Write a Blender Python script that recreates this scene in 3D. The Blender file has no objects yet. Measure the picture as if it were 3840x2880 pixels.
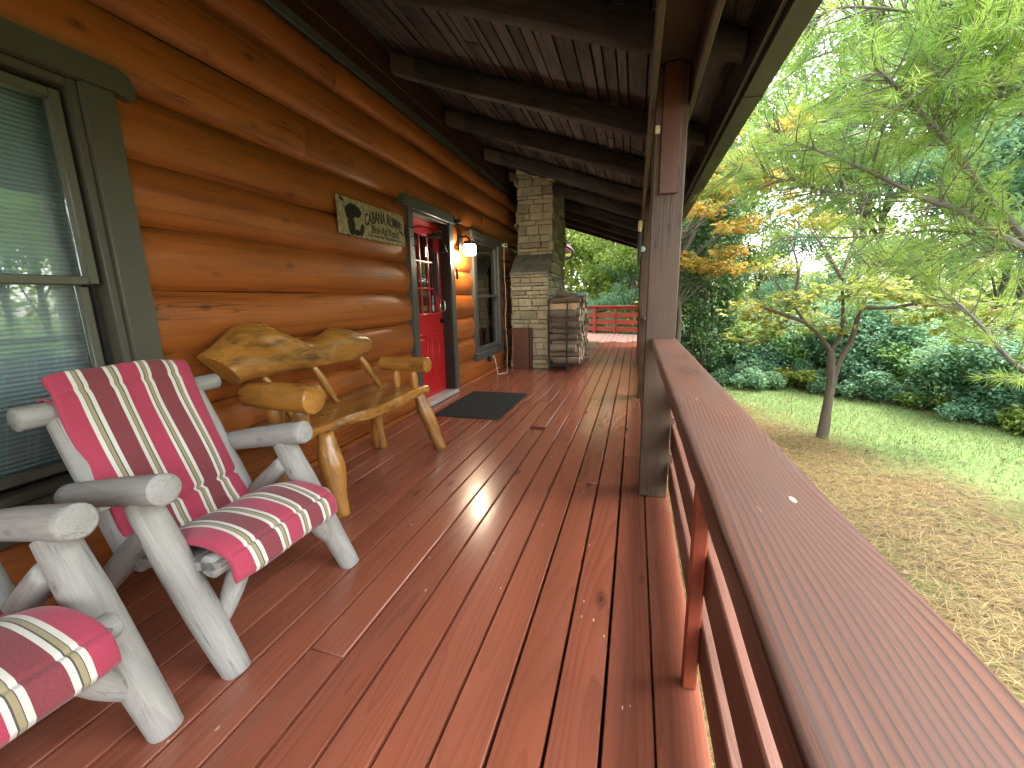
import bpy, math, random
import numpy as np
from mathutils import Matrix, Vector

PI = math.pi
R = math.radians
rng = np.random.default_rng(11)
random.seed(5)
scene = bpy.context.scene
COL = scene.collection

# ------------------------------------------------------------------ helpers
def vec(*a):
    return np.array(a, dtype=float)

def unit(v):
    v = np.asarray(v, float)
    return v / max(np.linalg.norm(v), 1e-9)

def frame(d):
    d = unit(d)
    up = vec(0, 0, 1) if abs(d[2]) < 0.9 else vec(0, 1, 0)
    a = unit(np.cross(up, d)); b = np.cross(d, a)
    return a, b, d

def catmull(pts, n):
    P = np.array(pts, float)
    P = np.vstack([2 * P[0] - P[1], P, 2 * P[-1] - P[-2]])
    out = []
    m = len(P) - 3
    for t in np.linspace(0, m - 1e-6, n):
        i = int(t); f = t - i
        p0, p1, p2, p3 = P[i:i + 4]
        out.append(0.5 * ((2 * p1) + (-p0 + p2) * f + (2 * p0 - 5 * p1 + 4 * p2 - p3) * f * f + (-p0 + 3 * p1 - 3 * p2 + p3) * f ** 3))
    return np.array(out)

class MB:
    """collects shapes for ONE mesh; every vertex carries grain coordinates (gc) and a random value (rnd)"""
    def __init__(s):
        s.V = []; s.F = []; s.G = []; s.Rn = []; s.M = []; s.S = []
    def add(s, V, F, G=None, r=None, mi=0, st=None):
        o = len(s.V)
        V = [tuple(map(float, v)) for v in V]
        s.V += V
        s.F += [tuple(i + o for i in f) for f in F]
        s.M += (list(mi) if isinstance(mi, (list, tuple)) else [mi] * len(F))
        s.G += [tuple(map(float, g)) for g in (G if G is not None else V)]
        s.Rn += [random.random() if r is None else r] * len(V) if not isinstance(r, (list, np.ndarray)) else list(r)
        s.S += [0.0] * len(V) if st is None else list(st)
    def box(s, x0, x1, y0, y1, z0, z1, axis='y', bev=0.004, pith=None, tilt=None, r=None, mi=0, xf=None):
        c = [(x0 + x1) / 2, (y0 + y1) / 2, (z0 + z1) / 2]; h = [(x1 - x0) / 2, (y1 - y0) / 2, (z1 - z0) / 2]
        b = min(bev, min(h) * 0.9)
        V = []; idx = {}
        for sx in (-1, 1):
            for sy in (-1, 1):
                for sz in (-1, 1):
                    for k in range(3):
                        p = [sx * h[0], sy * h[1], sz * h[2]]
                        for j in range(3):
                            if j != k: p[j] -= (sx, sy, sz)[j] * b
                        idx[(sx, sy, sz, k)] = len(V); V.append(p)
        F = []
        for k in range(3):
            i, j = [(1, 2), (2, 0), (0, 1)][k]
            for sg in (-1, 1):
                q = []
                for (a, d) in ((-1, -1), (1, -1), (1, 1), (-1, 1)):
                    t = [0, 0, 0]; t[k] = sg; t[i] = a; t[j] = d
                    q.append(idx[(t[0], t[1], t[2], k)])
                F.append(q if sg > 0 else q[::-1])
        for k in range(3):
            i, j = [(1, 2), (2, 0), (0, 1)][k]
            for a in (-1, 1):
                for d in (-1, 1):
                    t0 = [0, 0, 0]; t1 = [0, 0, 0]
                    t0[i] = a; t0[j] = d; t0[k] = -1; t1[i] = a; t1[j] = d; t1[k] = 1
                    q = [idx[(*t0, i)], idx[(*t1, i)], idx[(*t1, j)], idx[(*t0, j)]]
                    F.append(q if a * d < 0 else q[::-1])
        for sx in (-1, 1):
            for sy in (-1, 1):
                for sz in (-1, 1):
                    q = [idx[(sx, sy, sz, 0)], idx[(sx, sy, sz, 1)], idx[(sx, sy, sz, 2)]]
                    F.append(q if sx * sy * sz > 0 else q[::-1])
        V = np.array(V)
        px, pz = pith if pith else (random.uniform(-.05, .05), -random.uniform(.03, .10))
        tl = tilt if tilt is not None else random.uniform(-.03, .03)
        off = random.uniform(0, 50)
        if axis == 'y': g = np.stack([V[:, 0], V[:, 2], V[:, 1]], 1)
        elif axis == 'x': g = np.stack([V[:, 1], V[:, 2], V[:, 0]], 1)
        else: g = np.stack([V[:, 0], V[:, 1], V[:, 2]], 1)
        g[:, 1] += -pz + tl * g[:, 2]; g[:, 0] += px; g[:, 2] += off
        W = V + np.array(c)
        if xf is not None: W = np.array([xf(w) for w in W])
        s.add(W, F, g, random.random() if r is None else r, mi)
    def log(s, pts, radii, seg=18, n=None, wob=.05, bev=.012, r=None, mi=0, mi_end=None, squash=1.0, sq_up=None, endcap=True, corner=0.0):
        pts = np.array(pts, float)
        n = n or max(6, int(np.linalg.norm(pts[-1] - pts[0]) / .06))
        P = catmull(pts, n) if len(pts) > 2 else pts[0] + (pts[1] - pts[0]) * np.linspace(0, 1, n)[:, None]
        ra = np.interp(np.linspace(0, 1, n), np.linspace(0, 1, len(radii)), radii)
        # bevelled ends
        if endcap:
            d0 = unit(P[1] - P[0]); d1 = unit(P[-1] - P[-2])
            P = np.vstack([P[0], P[0] + d0 * bev, P[1:-1], P[-1] - d1 * bev, P[-1]])
            ra = np.concatenate([[ra[0] - bev], [ra[0]], ra[1:-1], [ra[-1]], [ra[-1] - bev]])
        L = np.concatenate([[0], np.cumsum(np.linalg.norm(np.diff(P, axis=0), axis=1))])
        ph = np.random.default_rng(random.randrange(10 ** 6)).uniform(0, 6.28, 8)
        V = []; G = []; off = random.uniform(0, 40)
        a = b = None
        for i in range(len(P)):
            d = P[min(i + 1, len(P) - 1)] - P[max(i - 1, 0)]
            if a is None:
                a, b, d = frame(d)
            else:
                d = unit(d); a = unit(a - d * a.dot(d)); b = np.cross(d, a)
            for k in range(seg):
                th = 2 * PI * k / seg
                w = 1 + wob * (.5 * math.sin(2 * th + ph[0] + L[i] * 3) + .35 * math.sin(3 * th + ph[1] - L[i] * 5) + .5 * math.sin(L[i] * 9 + ph[2]) + .3 * math.sin(L[i] * 23 + th + ph[3]))
                if corner: w *= 1 + corner * (abs(math.sin(2 * th)) - .5)
                u, v = ra[i] * w * math.cos(th), ra[i] * w * math.sin(th) * squash
                V.append(P[i] + a * u + b * v); G.append((u, v, L[i] + off))
        F = []
        M = []
        for i in range(len(P) - 1):
            for k in range(seg):
                k2 = (k + 1) % seg
                F.append((i * seg + k, i * seg + k2, (i + 1) * seg + k2, (i + 1) * seg + k)); M.append(mi)
        for e, i in ((0, 0), (1, len(P) - 1)):
            c = len(V); V.append(P[i]); G.append((0, 0, L[i] + off))
            for k in range(seg):
                k2 = (k + 1) % seg
                F.append((c, i * seg + k2, i * seg + k) if e == 0 else (c, i * seg + k, i * seg + k2))
                M.append(mi if mi_end is None else mi_end)
        s.add(V, F, G, random.random() if r is None else r, M)
    def tube(s, pts, radii, seg=8, n=None, r=None):
        s.log(pts, radii if hasattr(radii, '__len__') else [radii, radii], seg=seg, n=n, wob=0, bev=0.0005, r=r)
    def lathe(s, prof, c, seg=20, axis=2):
        V = []; F = []
        for (ra, h) in prof:
            for k in range(seg):
                th = 2 * PI * k / seg
                p = [ra * math.cos(th), ra * math.sin(th), h]
                if axis == 0: p = [h, p[0], p[1]]
                if axis == 1: p = [p[1], h, p[0]]
                V.append([c[0] + p[0], c[1] + p[1], c[2] + p[2]])
        n = len(prof)
        for i in range(n - 1):
            for k in range(seg):
                k2 = (k + 1) % seg
                F.append((i * seg + k, i * seg + k2, (i + 1) * seg + k2, (i + 1) * seg + k))
        F.append(tuple(range(seg))[::-1]); F.append(tuple((n - 1) * seg + k for k in range(seg)))
        s.add(V, F)
    def prism(s, poly, y0, y1, axis=1, r=None):
        """poly of (a,b) in the plane across the axis, extruded"""
        n = len(poly); V = []
        for y in (y0, y1):
            for (a, b) in poly:
                V.append({1: (a, y, b), 0: (y, a, b), 2: (a, b, y)}[axis])
        F = [tuple(range(n)), tuple(range(2 * n - 1, n - 1, -1))] + [(i, i + n, (i + 1) % n + n, (i + 1) % n) for i in range(n)]
        G = [(v[0], v[2], v[1]) for v in V] if axis == 1 else ([(v[1], v[2], v[0]) for v in V] if axis == 0 else V)
        s.add(V, F, G, r)
    def build(s, name, mat, parent=None, origin=(0, 0, 0), sharp=40, smooth=True, loc=None):
        me = bpy.data.meshes.new(name)
        V = np.array(s.V) - np.array(origin)
        me.from_pydata(V.tolist(), [], s.F)
        for m in (mat if isinstance(mat, (list, tuple)) else [mat]): me.materials.append(m)
        me.polygons.foreach_set('material_index', s.M)
        a = me.attributes.new('gc', 'FLOAT_VECTOR', 'POINT'); a.data.foreach_set('vector', np.array(s.G, dtype=np.float32).ravel())
        a = me.attributes.new('rnd', 'FLOAT', 'POINT'); a.data.foreach_set('value', np.array(s.Rn, dtype=np.float32))
        a = me.attributes.new('st', 'FLOAT', 'POINT'); a.data.foreach_set('value', np.array(s.S, dtype=np.float32))
        me.validate(); me.update()
        import bmesh
        bm = bmesh.new(); bm.from_mesh(me); bmesh.ops.recalc_face_normals(bm, faces=bm.faces); bm.to_mesh(me); bm.free()
        if smooth:
            me.shade_smooth(); me.set_sharp_from_angle(angle=R(sharp))
        o = bpy.data.objects.new(name, me); COL.objects.link(o)
        if parent is not None: o.parent = parent
        elif origin != (0, 0, 0): o.location = origin
        if loc is not None: o.location = loc
        return o

def tag(o, label=None, cat=None, group=None, kind=None):
    if label: o['label'] = label
    if cat: o['category'] = cat
    if group: o['group'] = group
    if kind: o['kind'] = kind
    return o

def empty(name, loc, label, cat, group=None, kind=None):
    o = bpy.data.objects.new(name, None); COL.objects.link(o); o.location = loc
    o.empty_display_size = .1
    return tag(o, label, cat, group, kind)

def dup(root, dloc=None, loc=None, rotz=None, scale=None, label=None, group=None):
    r = root.copy(); COL.objects.link(r)
    if loc is not None: r.location = loc
    if dloc is not None: r.location = Vector(root.location) + Vector(dloc)
    if rotz is not None: r.rotation_euler = (0, 0, rotz)
    if scale is not None: r.scale = scale
    if label: r['label'] = label
    if group: r['group'] = group
    for ch in list(root.children):
        c = ch.copy(); COL.objects.link(c); c.parent = r
        for g in list(ch.children):
            d = g.copy(); COL.objects.link(d); d.parent = c
    return r

# ------------------------------------------------------------------ materials
class NT:
    def __init__(s, name):
        s.m = bpy.data.materials.new(name); s.m.use_nodes = True
        s.t = s.m.node_tree; s.t.nodes.clear()
    def n(s, typ, ins=None, **kw):
        nd = s.t.nodes.new(typ)
        for k, v in kw.items(): setattr(nd, k, v)
        for k, v in (ins or {}).items():
            sk = nd.inputs[k]
            if hasattr(v, 'is_output'): s.t.links.new(v, sk)
            else: sk.default_value = v
        return nd
    def math(s, op, a, b=0.0, c=0.0, clamp=False):
        nd = s.t.nodes.new('ShaderNodeMath'); nd.operation = op; nd.use_clamp = clamp
        for i, v in enumerate((a, b, c)):
            if hasattr(v, 'is_output'): s.t.links.new(v, nd.inputs[i])
            else: nd.inputs[i].default_value = v
        return nd.outputs[0]
    def vmul(s, v, k):
        return s.n('ShaderNodeVectorMath', {0: v, 1: k}, operation='MULTIPLY').outputs[0]
    def noise(s, v, scale=1, detail=3, rough=.55, dist=0):
        return s.n('ShaderNodeTexNoise', {'Vector': v, 'Scale': scale, 'Detail': detail, 'Roughness': rough, 'Distortion': dist}).outputs['Fac']
    def rng(s, v, a, b, c=0.0, d=1.0):
        return s.n('ShaderNodeMapRange', {0: v, 1: a, 2: b, 3: c, 4: d}).outputs[0]
    def mix(s, f, a, b, blend='MIX'):
        nd = s.n('ShaderNodeMix', data_type='RGBA', blend_type=blend)
        for i, v in ((0, f), (6, a), (7, b)):
            if hasattr(v, 'is_output'): s.t.links.new(v, nd.inputs[i])
            else: nd.inputs[i].default_value = (*v, 1) if (isinstance(v, tuple) and len(v) == 3) else v
        return nd.outputs[2]
    def ramp(s, f, stops, interp='LINEAR'):
        nd = s.t.nodes.new('ShaderNodeValToRGB'); nd.color_ramp.interpolation = interp
        e = nd.color_ramp.elements
        while len(e) < len(stops): e.new(0.5)
        for i, (p, c) in enumerate(stops): e[i].position = p; e[i].color = (*c, 1)
        s.t.links.new(f, nd.inputs[0]); return nd.outputs[0]
    def attr(s, name):
        return s.n('ShaderNodeAttribute', attribute_name=name)
    def bump(s, h, strength=.3, dist=.01):
        return s.n('ShaderNodeBump', {'Height': h, 'Strength': strength, 'Distance': dist}).outputs[0]
    def out(s, sh):
        o = s.t.nodes.new('ShaderNodeOutputMaterial'); s.t.links.new(sh, o.inputs[0]); return s.m
    def pbr(s, **k):
        ins = {}
        names = dict(color='Base Color', rough='Roughness', normal='Normal', metal='Metallic', spec='Specular IOR Level', coat='Coat Weight', coatr='Coat Roughness', emis='Emission Color', emis_s='Emission Strength', sheen='Sheen Weight')
        for a, v in k.items():
            if isinstance(v, tuple) and len(v) == 3: v = (*v, 1)
            ins[names[a]] = v
        return s.n('ShaderNodeBsdfPrincipled', ins).outputs[0]

def plain(name, c, rough=.6, spec=.4, metal=0.0, noise_amt=.15, nscale=12, bump=.05):
    t = NT(name)
    co = t.n('ShaderNodeTexCoord').outputs['Object']
    n = t.noise(co, nscale, 4)
    col = t.mix(t.rng(n, .3, .7), tuple(v * (1 - noise_amt) for v in c), tuple(min(1, v * (1 + noise_amt)) for v in c))
    return t.out(t.pbr(color=col, rough=rough, spec=spec, metal=metal, normal=t.bump(n, bump, .004)))

def wood(name, c1, c2, ring=60., ringw=.5, fiber=.35, blot=.4, rough=.5, rough_v=.15, bump=.25, bdist=.004, knots=0.0, kcol=None, var=.25, coat=0., scuff=0.0, scol=(.5, .45, .35), spec=.5, dirt=0.0, dcol=(.02, .02, .02), rpow=2.2, kscale=(5, 5, 1.6), dscale=(14, 14, 3), dth=(.56, .74), dist=.012, chip=0.0, chipcol=(.55, .42, .26), crack=0.0, cscale=(26, 26, .55), grey=0.0, gcol=(.3, .3, .3), gscale=(3, 3, .8)):
    t = NT(name)
    g = t.attr('gc').outputs['Vector']
    rn = t.attr('rnd').outputs['Fac']
    dn = t.n('ShaderNodeTexNoise', {'Vector': t.vmul(g, (6, 6, 1.1)), 'Scale': 1.0, 'Detail': 2.0}).outputs['Color']
    dv = t.n('ShaderNodeVectorMath', {0: t.n('ShaderNodeVectorMath', {0: dn, 1: (.5, .5, .5)}, operation='SUBTRACT').outputs[0], 1: (dist * 4, dist * 4, 0)}, operation='MULTIPLY').outputs[0]
    gd = t.n('ShaderNodeVectorMath', {0: g, 1: dv}, operation='ADD').outputs[0]
    sp = t.n('ShaderNodeSeparateXYZ', {0: gd})
    rr = t.math('SQRT', t.math('ADD', t.math('MULTIPLY', sp.outputs[0], sp.outputs[0]), t.math('MULTIPLY', sp.outputs[1], sp.outputs[1])))
    rv = t.math('FRACT', t.math('MULTIPLY', rr, ring))
    rv = t.math('POWER', rv, rpow)
    fib = t.noise(t.vmul(g, (160, 160, 5)), 1.0, 3, .6)
    bl = t.noise(t.vmul(g, (5, 5, 1.3)), 1.0, 3, .6)
    f = t.math('ADD', t.math('MULTIPLY', rv, ringw), t.math('MULTIPLY', t.math('SUBTRACT', fib, .5), fiber * 2))
    f = t.math('ADD', f, t.math('MULTIPLY', t.math('SUBTRACT', bl, .5), blot * 2))
    f = t.math('ADD', f, t.math('MULTIPLY', t.math('SUBTRACT', rn, .5), var * 2))
    f = t.math('ADD', f, .25, clamp=True)
    col = t.mix(f, c1, c2)
    h = t.math('ADD', t.math('MULTIPLY', rv, -.7 * min(1, ringw * 2)), t.math('MULTIPLY', fib, .6))
    if knots:
        vo = t.n('ShaderNodeTexVoronoi', {'Vector': t.n('ShaderNodeVectorMath', {0: t.vmul(g, kscale), 1: dv}, operation='ADD').outputs[0], 'Scale': 1.0, 'Randomness': 1.0})
        k = t.rng(vo.outputs['Distance'], .07, .18, 1, 0)
        pick = t.math('GREATER_THAN', t.n('ShaderNodeSeparateColor', {0: vo.outputs['Color']}).outputs[0], 1 - knots)
        kk = t.math('MULTIPLY', k, pick)
        kr = t.math('ADD', t.math('MULTIPLY', t.math('SINE', t.math('MULTIPLY', vo.outputs['Distance'], 140)), .25), .7)
        col = t.mix(t.math('MULTIPLY', kk, kr), col, kcol or tuple(v * .3 for v in c1))
    if grey:
        gn = t.noise(t.vmul(g, gscale), 1.0, 4, .65)
        col = t.mix(t.math('MULTIPLY', t.rng(gn, .35, .75), grey), col, gcol)
    if dirt:
        dn2 = t.noise(t.vmul(g, dscale), 1.0, 5, .7)
        col = t.mix(t.math('MULTIPLY', t.rng(dn2, *dth), dirt), col, dcol)
    if chip:
        cv = t.n('ShaderNodeTexVoronoi', {'Vector': t.n('ShaderNodeVectorMath', {0: t.vmul(g, (46, .2, 17)), 1: t.vmul(dv, (30, 0, 30))}, operation='ADD').outputs[0], 'Scale': 1.0, 'Randomness': 1.0})
        sc = t.n('ShaderNodeSeparateColor', {0: cv.outputs['Color']})
        thr = t.math('MULTIPLY', sc.outputs[1], .15)
        near = t.math('LESS_THAN', cv.outputs['Distance'], thr)
        pk = t.math('GREATER_THAN', sc.outputs[0], t.rng(t.noise(t.vmul(g, (2.5, .2, .9)), 1.0, 2), .35, .65, .995, .87))
        col = t.mix(t.math('MULTIPLY', t.math('MULTIPLY', near, pk), chip), col, chipcol)
    if crack:
        cn = t.noise(t.vmul(g, cscale), 1.0, 3, .6)
        cm = t.rng(t.math('ABSOLUTE', t.math('SUBTRACT', cn, .5)), .0, .012, 1, 0)
        cm = t.math('MULTIPLY', cm, t.rng(t.noise(t.vmul(g, (4, 4, 1.2)), 1.0, 2), .48, .58))
        col = t.mix(t.math('MULTIPLY', cm, crack), col, tuple(v * .22 for v in c2))
        h = t.math('SUBTRACT', h, t.math('MULTIPLY', cm, 1.5))
    ro = t.math('ADD', t.math('MULTIPLY', t.math('SUBTRACT', t.noise(t.vmul(g, (9, 9, 3)), 1.0, 4), .5), rough_v * 2), rough, clamp=True)
    if scuff:
        sn = t.noise(t.vmul(g, (42, 42, 9)), 1.0, 4, .7)
        sm = t.math('MULTIPLY', t.rng(sn, .685, .73), t.rng(t.noise(t.vmul(g, (3, 3, 1.1)), 1.0, 2), .5, .62))
        col = t.mix(t.math('MULTIPLY', sm, scuff), col, scol)
    return t.out(t.pbr(color=col, rough=ro, spec=spec, coat=coat, coatr=.12, normal=t.bump(h, bump, bdist)))

M = {}
M['deck'] = wood('deck stain', (.325, .100, .054), (.175, .050, .029), ring=75, ringw=.35, fiber=.25, blot=.28, rough=.25, rough_v=.03, bump=.2, bdist=.002, knots=.5, kscale=(6, .2, 2.4), kcol=(.06, .022, .015), var=.27, scuff=.75, scol=(.50, .33, .20), dirt=.15, dcol=(.12, .045, .028), dscale=(30, 30, 1.6), spec=.6, grey=.22, gcol=(.20, .11, .09), gscale=(7, 7, 1.2), coat=.3, chip=.8)
M['deckpale'] = wood('pale deck stain', (.46, .27, .22), (.34, .19, .15), ring=75, ringw=.25, fiber=.25, blot=.4, rough=.35, rough_v=.08, bump=.25, bdist=.003, var=.2)  # paler tone for the boards at the far end
M['rail'] = wood('rail stain', (.132, .047, .025), (.022, .010, .007), ring=160, rpow=2.6, ringw=1.0, fiber=.18, blot=.30, rough=.6, rough_v=.1, bump=.4, bdist=.003, var=.12, dist=.006, scuff=.45, scol=(.36, .27, .23), grey=.75, gcol=(.060, .036, .031), gscale=(9, 9, 2.0), spec=.22, chip=.45, chipcol=(.50, .44, .38))
M['redwood'] = wood('red stained board', (.30, .055, .022), (.16, .030, .014), ring=110, ringw=.35, fiber=.3, blot=.4, rough=.5, bump=.4, knots=.4, kcol=(.08, .02, .012), var=.2)
M['brownboard'] = wood('brown stained board', (.115, .038, .018), (.07, .024, .012), ring=110, ringw=.35, fiber=.3, blot=.4, rough=.5, bump=.4, knots=.4, kcol=(.05, .02, .012), var=.1)
M['slat'] = wood('rail slat stain', (.15, .055, .034), (.07, .028, .018), ring=110, ringw=.4, fiber=.25, blot=.4, rough=.5, bump=.35, var=.15)
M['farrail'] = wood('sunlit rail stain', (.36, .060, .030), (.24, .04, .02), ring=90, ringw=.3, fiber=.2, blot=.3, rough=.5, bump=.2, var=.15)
M['post'] = wood('post stain', (.118, .064, .034), (.060, .034, .019), ring=90, ringw=.45, fiber=.3, blot=.5, rough=.6, bump=.45, knots=.45, kcol=(.04, .022, .016), var=.15, grey=.4, gcol=(.085, .058, .042), crack=.8)
M['logwall'] = wood('log wall stain', (.44, .128, .024), (.20, .050, .011), ring=26, ringw=.12, fiber=.14, blot=.75, rough=.40, rough_v=.1, bump=.2, bdist=.003, knots=.7, kcol=(.060, .018, .007), var=.17, kscale=(.12, 6.5, 3.6), dist=.02, dirt=.55, dcol=(.085, .026, .009), dscale=(26, 26, .9), dth=(.5, .70), spec=.4, crack=.8, cscale=(14, 14, .4))
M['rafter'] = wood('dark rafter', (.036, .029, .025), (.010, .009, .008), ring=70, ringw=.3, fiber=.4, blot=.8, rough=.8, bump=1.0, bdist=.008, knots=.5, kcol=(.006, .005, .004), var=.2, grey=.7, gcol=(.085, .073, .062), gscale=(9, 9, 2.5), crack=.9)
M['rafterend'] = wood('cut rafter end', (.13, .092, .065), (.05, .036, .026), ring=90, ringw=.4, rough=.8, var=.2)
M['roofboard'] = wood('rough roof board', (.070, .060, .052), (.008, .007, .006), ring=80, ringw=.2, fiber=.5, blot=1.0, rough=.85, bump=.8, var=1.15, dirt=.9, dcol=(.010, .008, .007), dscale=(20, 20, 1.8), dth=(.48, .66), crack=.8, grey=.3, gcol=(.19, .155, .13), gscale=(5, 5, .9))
M['beam'] = wood('beam plank', (.085, .060, .038), (.045, .033, .022), ring=80, ringw=.3, fiber=.3, blot=.4, rough=.7, bump=.3, var=.2)
M['trim'] = wood('grey olive trim paint', (.098, .090, .064), (.070, .064, .046), ring=60, ringw=.1, fiber=.2, blot=.3, rough=.5, bump=.2, var=.1)
M['trim2'] = wood('blue grey trim paint', (.085, .088, .080), (.060, .064, .060), ring=60, ringw=.1, fiber=.2, blot=.3, rough=.45, bump=.2, var=.1)
M['sash'] = wood('sash paint', (.125, .122, .088), (.09, .088, .066), ring=60, ringw=.05, fiber=.1, blot=.2, rough=.4, bump=.1, var=.1)
M['jamb'] = plain('dark jamb', (.035, .026, .022), .5)
M['upper'] = wood('dark red frieze', (.060, .016, .010), (.025, .008, .006), ring=60, ringw=.3, fiber=.3, blot=.4, rough=.6, var=.3)
M['chairlog'] = wood('weathered grey log', (.41, .385, .345), (.24, .225, .20), ring=120, ringw=.28, fiber=.6, blot=.6, rough=.78, bump=.6, bdist=.003, knots=.5, crack=.45, kcol=(.10, .085, .07), var=.15, kscale=(14, 14, 6), dist=.008, dirt=.55, dcol=(.22, .19, .16), dscale=(34, 34, 3.5), dth=(.52, .72), spec=.3, grey=.6, gcol=(.40, .42, .43))
M['bench'] = wood('varnished pine', (.50, .225, .042), (.24, .088, .016), ring=55, ringw=.32, fiber=.25, blot=.55, rough=.30, rough_v=.1, bump=.22, bdist=.003, knots=.35, kcol=(.06, .03, .012), var=.15, coat=.45, crack=.7, kscale=(9, 9, 5), dist=.035, dirt=.85, dcol=(.085, .042, .017), dscale=(11, 11, 2.6), dth=(.50, .66))
M['bark'] = wood('firewood bark', (.20, .158, .115), (.07, .052, .038), ring=60, ringw=.3, fiber=.7, blot=.7, rough=.9, bump=1.0, bdist=.01, var=.5)
M['cutwood'] = wood('cut firewood', (.52, .39, .24), (.28, .19, .11), ring=150, ringw=.45, fiber=.4, blot=.4, rough=.8, bump=.4, var=.5)
M['treebark'] = wood('tree bark', (.125, .092, .066), (.05, .038, .028), ring=40, ringw=.2, fiber=.6, blot=.6, rough=.9, bump=.8, bdist=.01, var=.2, grey=.4, gcol=(.19, .17, .14))
M['pinebark'] = wood('grey pine bark', (.20, .18, .155), (.09, .078, .065), ring=40, ringw=.2, fiber=.6, blot=.6, rough=.9, bump=.8, bdist=.006, var=.2)
M['black'] = plain('black iron', (.012, .012, .013), .45, .5)
M['darkmetal'] = plain('dark bronze metal', (.04, .036, .03), .4, .5, .6)
M['white'] = plain('white plastic', (.78, .78, .76), .4, .5, 0, .04)
M['cream'] = plain('cream plastic', (.62, .55, .33), .5)
M['tan'] = plain('worn sign board', (.36, .29, .17), .75, .3, 0, .35, 26)
M['signink'] = plain('dark sign ink', (.018, .015, .012), .7, .3)
M['signink2'] = plain('brown sign ink', (.065, .048, .024), .7, .3)
M['reddoor'] = plain('red door paint', (.52, .014, .018), .32, .5, 0, .06, 5, .02)
M['brass'] = plain('brushed nickel', (.65, .62, .55), .25, .5, .9)
M['gutter'] = plain('brown painted gutter', (.055, .050, .050), .35, .5, .1)
M['slate'] = plain('slate ledge', (.15, .155, .13), .6, .4, 0, .35, 6, .2)
M['mortar'] = plain('mortar', (.085, .075, .055), .9, .2, 0, .2, 30, .3)
M['bluetag'] = plain('blue sticker', (.12, .45, .70), .5)
M['lid'] = plain('pale plastic lid', (.45, .62, .60), .35)
M['paper'] = plain('paper', (.55, .62, .66), .6)
M['threshold'] = plain('aluminium threshold', (.52, .50, .49), .4, .5, .2)
M['soffit'] = plain('pinkish soffit', (.42, .27, .22), .6)

def stone_mat():
    t = NT('limestone')
    co = t.n('ShaderNodeTexCoord').outputs['Object']
    rn = t.attr('rnd').outputs['Fac']
    n = t.noise(co, 14, 6, .65); n2 = t.noise(co, 3, 3)
    col = t.ramp(rn, [(0, (0.244, 0.213, 0.140)), (.3, (0.390, 0.342, 0.232)), (.6, (0.488, 0.427, 0.299)), (.85, (0.354, 0.323, 0.244)), (1, (0.287, 0.275, 0.220))])
    col = t.mix(t.rng(n, .35, .7, 0, .45), col, (.14, .12, .08)); col = t.mix(t.rng(n2, .5, .75, 0, .4), col, (.47, .43, .33))
    return t.out(t.pbr(color=col, rough=.9, spec=.2, normal=t.bump(n, .6, .012)))
M['stone'] = stone_mat()

def fabric_mat():
    t = NT('striped cushion fabric')
    st = t.attr('st').outputs['Fac']      # metres across the cushion, 0..0.483
    rasp, mar, wh, tan, dk = (.44, .028, .076), (.215, .026, .036), (.74, .72, .64), (.36, .31, .16), (.055, .06, .05)
    tot = .483; stops = []; x = 0
    def band(w, c):
        nonlocal x; stops.append((x / tot, c)); x += w
    def stripe():
        band(.0125, wh); band(.0028, dk); band(.0114, tan); band(.0028, dk); band(.0125, wh)
    band(.06, rasp); stripe(); band(.065, mar); stripe(); band(.065, rasp); stripe(); band(.065, mar); stripe(); band(.06, rasp)
    f = t.math('DIVIDE', st, tot)
    col = t.ramp(f, stops, 'CONSTANT')
    co = t.n('ShaderNodeTexCoord').outputs['Object']
    w = t.noise(co, 420, 2); n = t.noise(co, 9, 3)
    col = t.mix(t.rng(w, .2, .8, 0, .22), col, t.mix(.5, col, (.75, .6, .6)))
    col = t.mix(t.rng(n, .35, .7, 0, .16), col, t.mix(.5, col, (.2, .05, .07)))
    h = t.math('ADD', t.math('MULTIPLY', w, .4), t.math('MULTIPLY', n, 2.0))
    return t.out(t.pbr(color=col, rough=.85, spec=.15, sheen=.2, normal=t.bump(h, .35, .006)))
M['fabric'] = fabric_mat()

def glass_mat(name, tint=(.9, .95, .95), refl=.10, base=(0.0, 0.0, 0.0)):
    t = NT(name)
    fr = t.n('ShaderNodeFresnel', {'IOR': 1.6}).outputs[0]
    f = t.math('ADD', fr, refl, clamp=True)
    tr = t.n('ShaderNodeBsdfTransparent', {'Color': (*tint, 1)}).outputs[0]
    co = t.n('ShaderNodeTexCoord').outputs['Object']
    gl = t.n('ShaderNodeBsdfGlossy', {'Color': (1, 1, 1, 1), 'Roughness': .015, 'Normal': t.bump(t.noise(co, 2.2, 1), .03, .02)}).outputs[0]
    return t.out(t.n('ShaderNodeMixShader', {0: f, 1: tr, 2: gl}).outputs[0])
M['glass'] = glass_mat('window glass', refl=.04)
M['glassdoor'] = glass_mat('door glass', refl=.22)

def blind_mat():
    t = NT('pleated blind')
    z = t.n('ShaderNodeSeparateXYZ', {0: t.n('ShaderNodeTexCoord').outputs['Object']}).outputs[2]
    s = t.math('SINE', t.math('MULTIPLY', z, 2 * PI / .019))
    col = t.mix(t.rng(s, -1, 1), (.52, .57, .59), (.70, .75, .77))
    return t.out(t.pbr(color=col, rough=.8, normal=t.bump(s, .6, .006)))
M['blind'] = blind_mat()

def dark_backing_mat():
    t = NT('dark backing sheet')
    return t.out(t.pbr(color=(.045, .052, .056), rough=.6))
M['dark_backing'] = dark_backing_mat()

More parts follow.
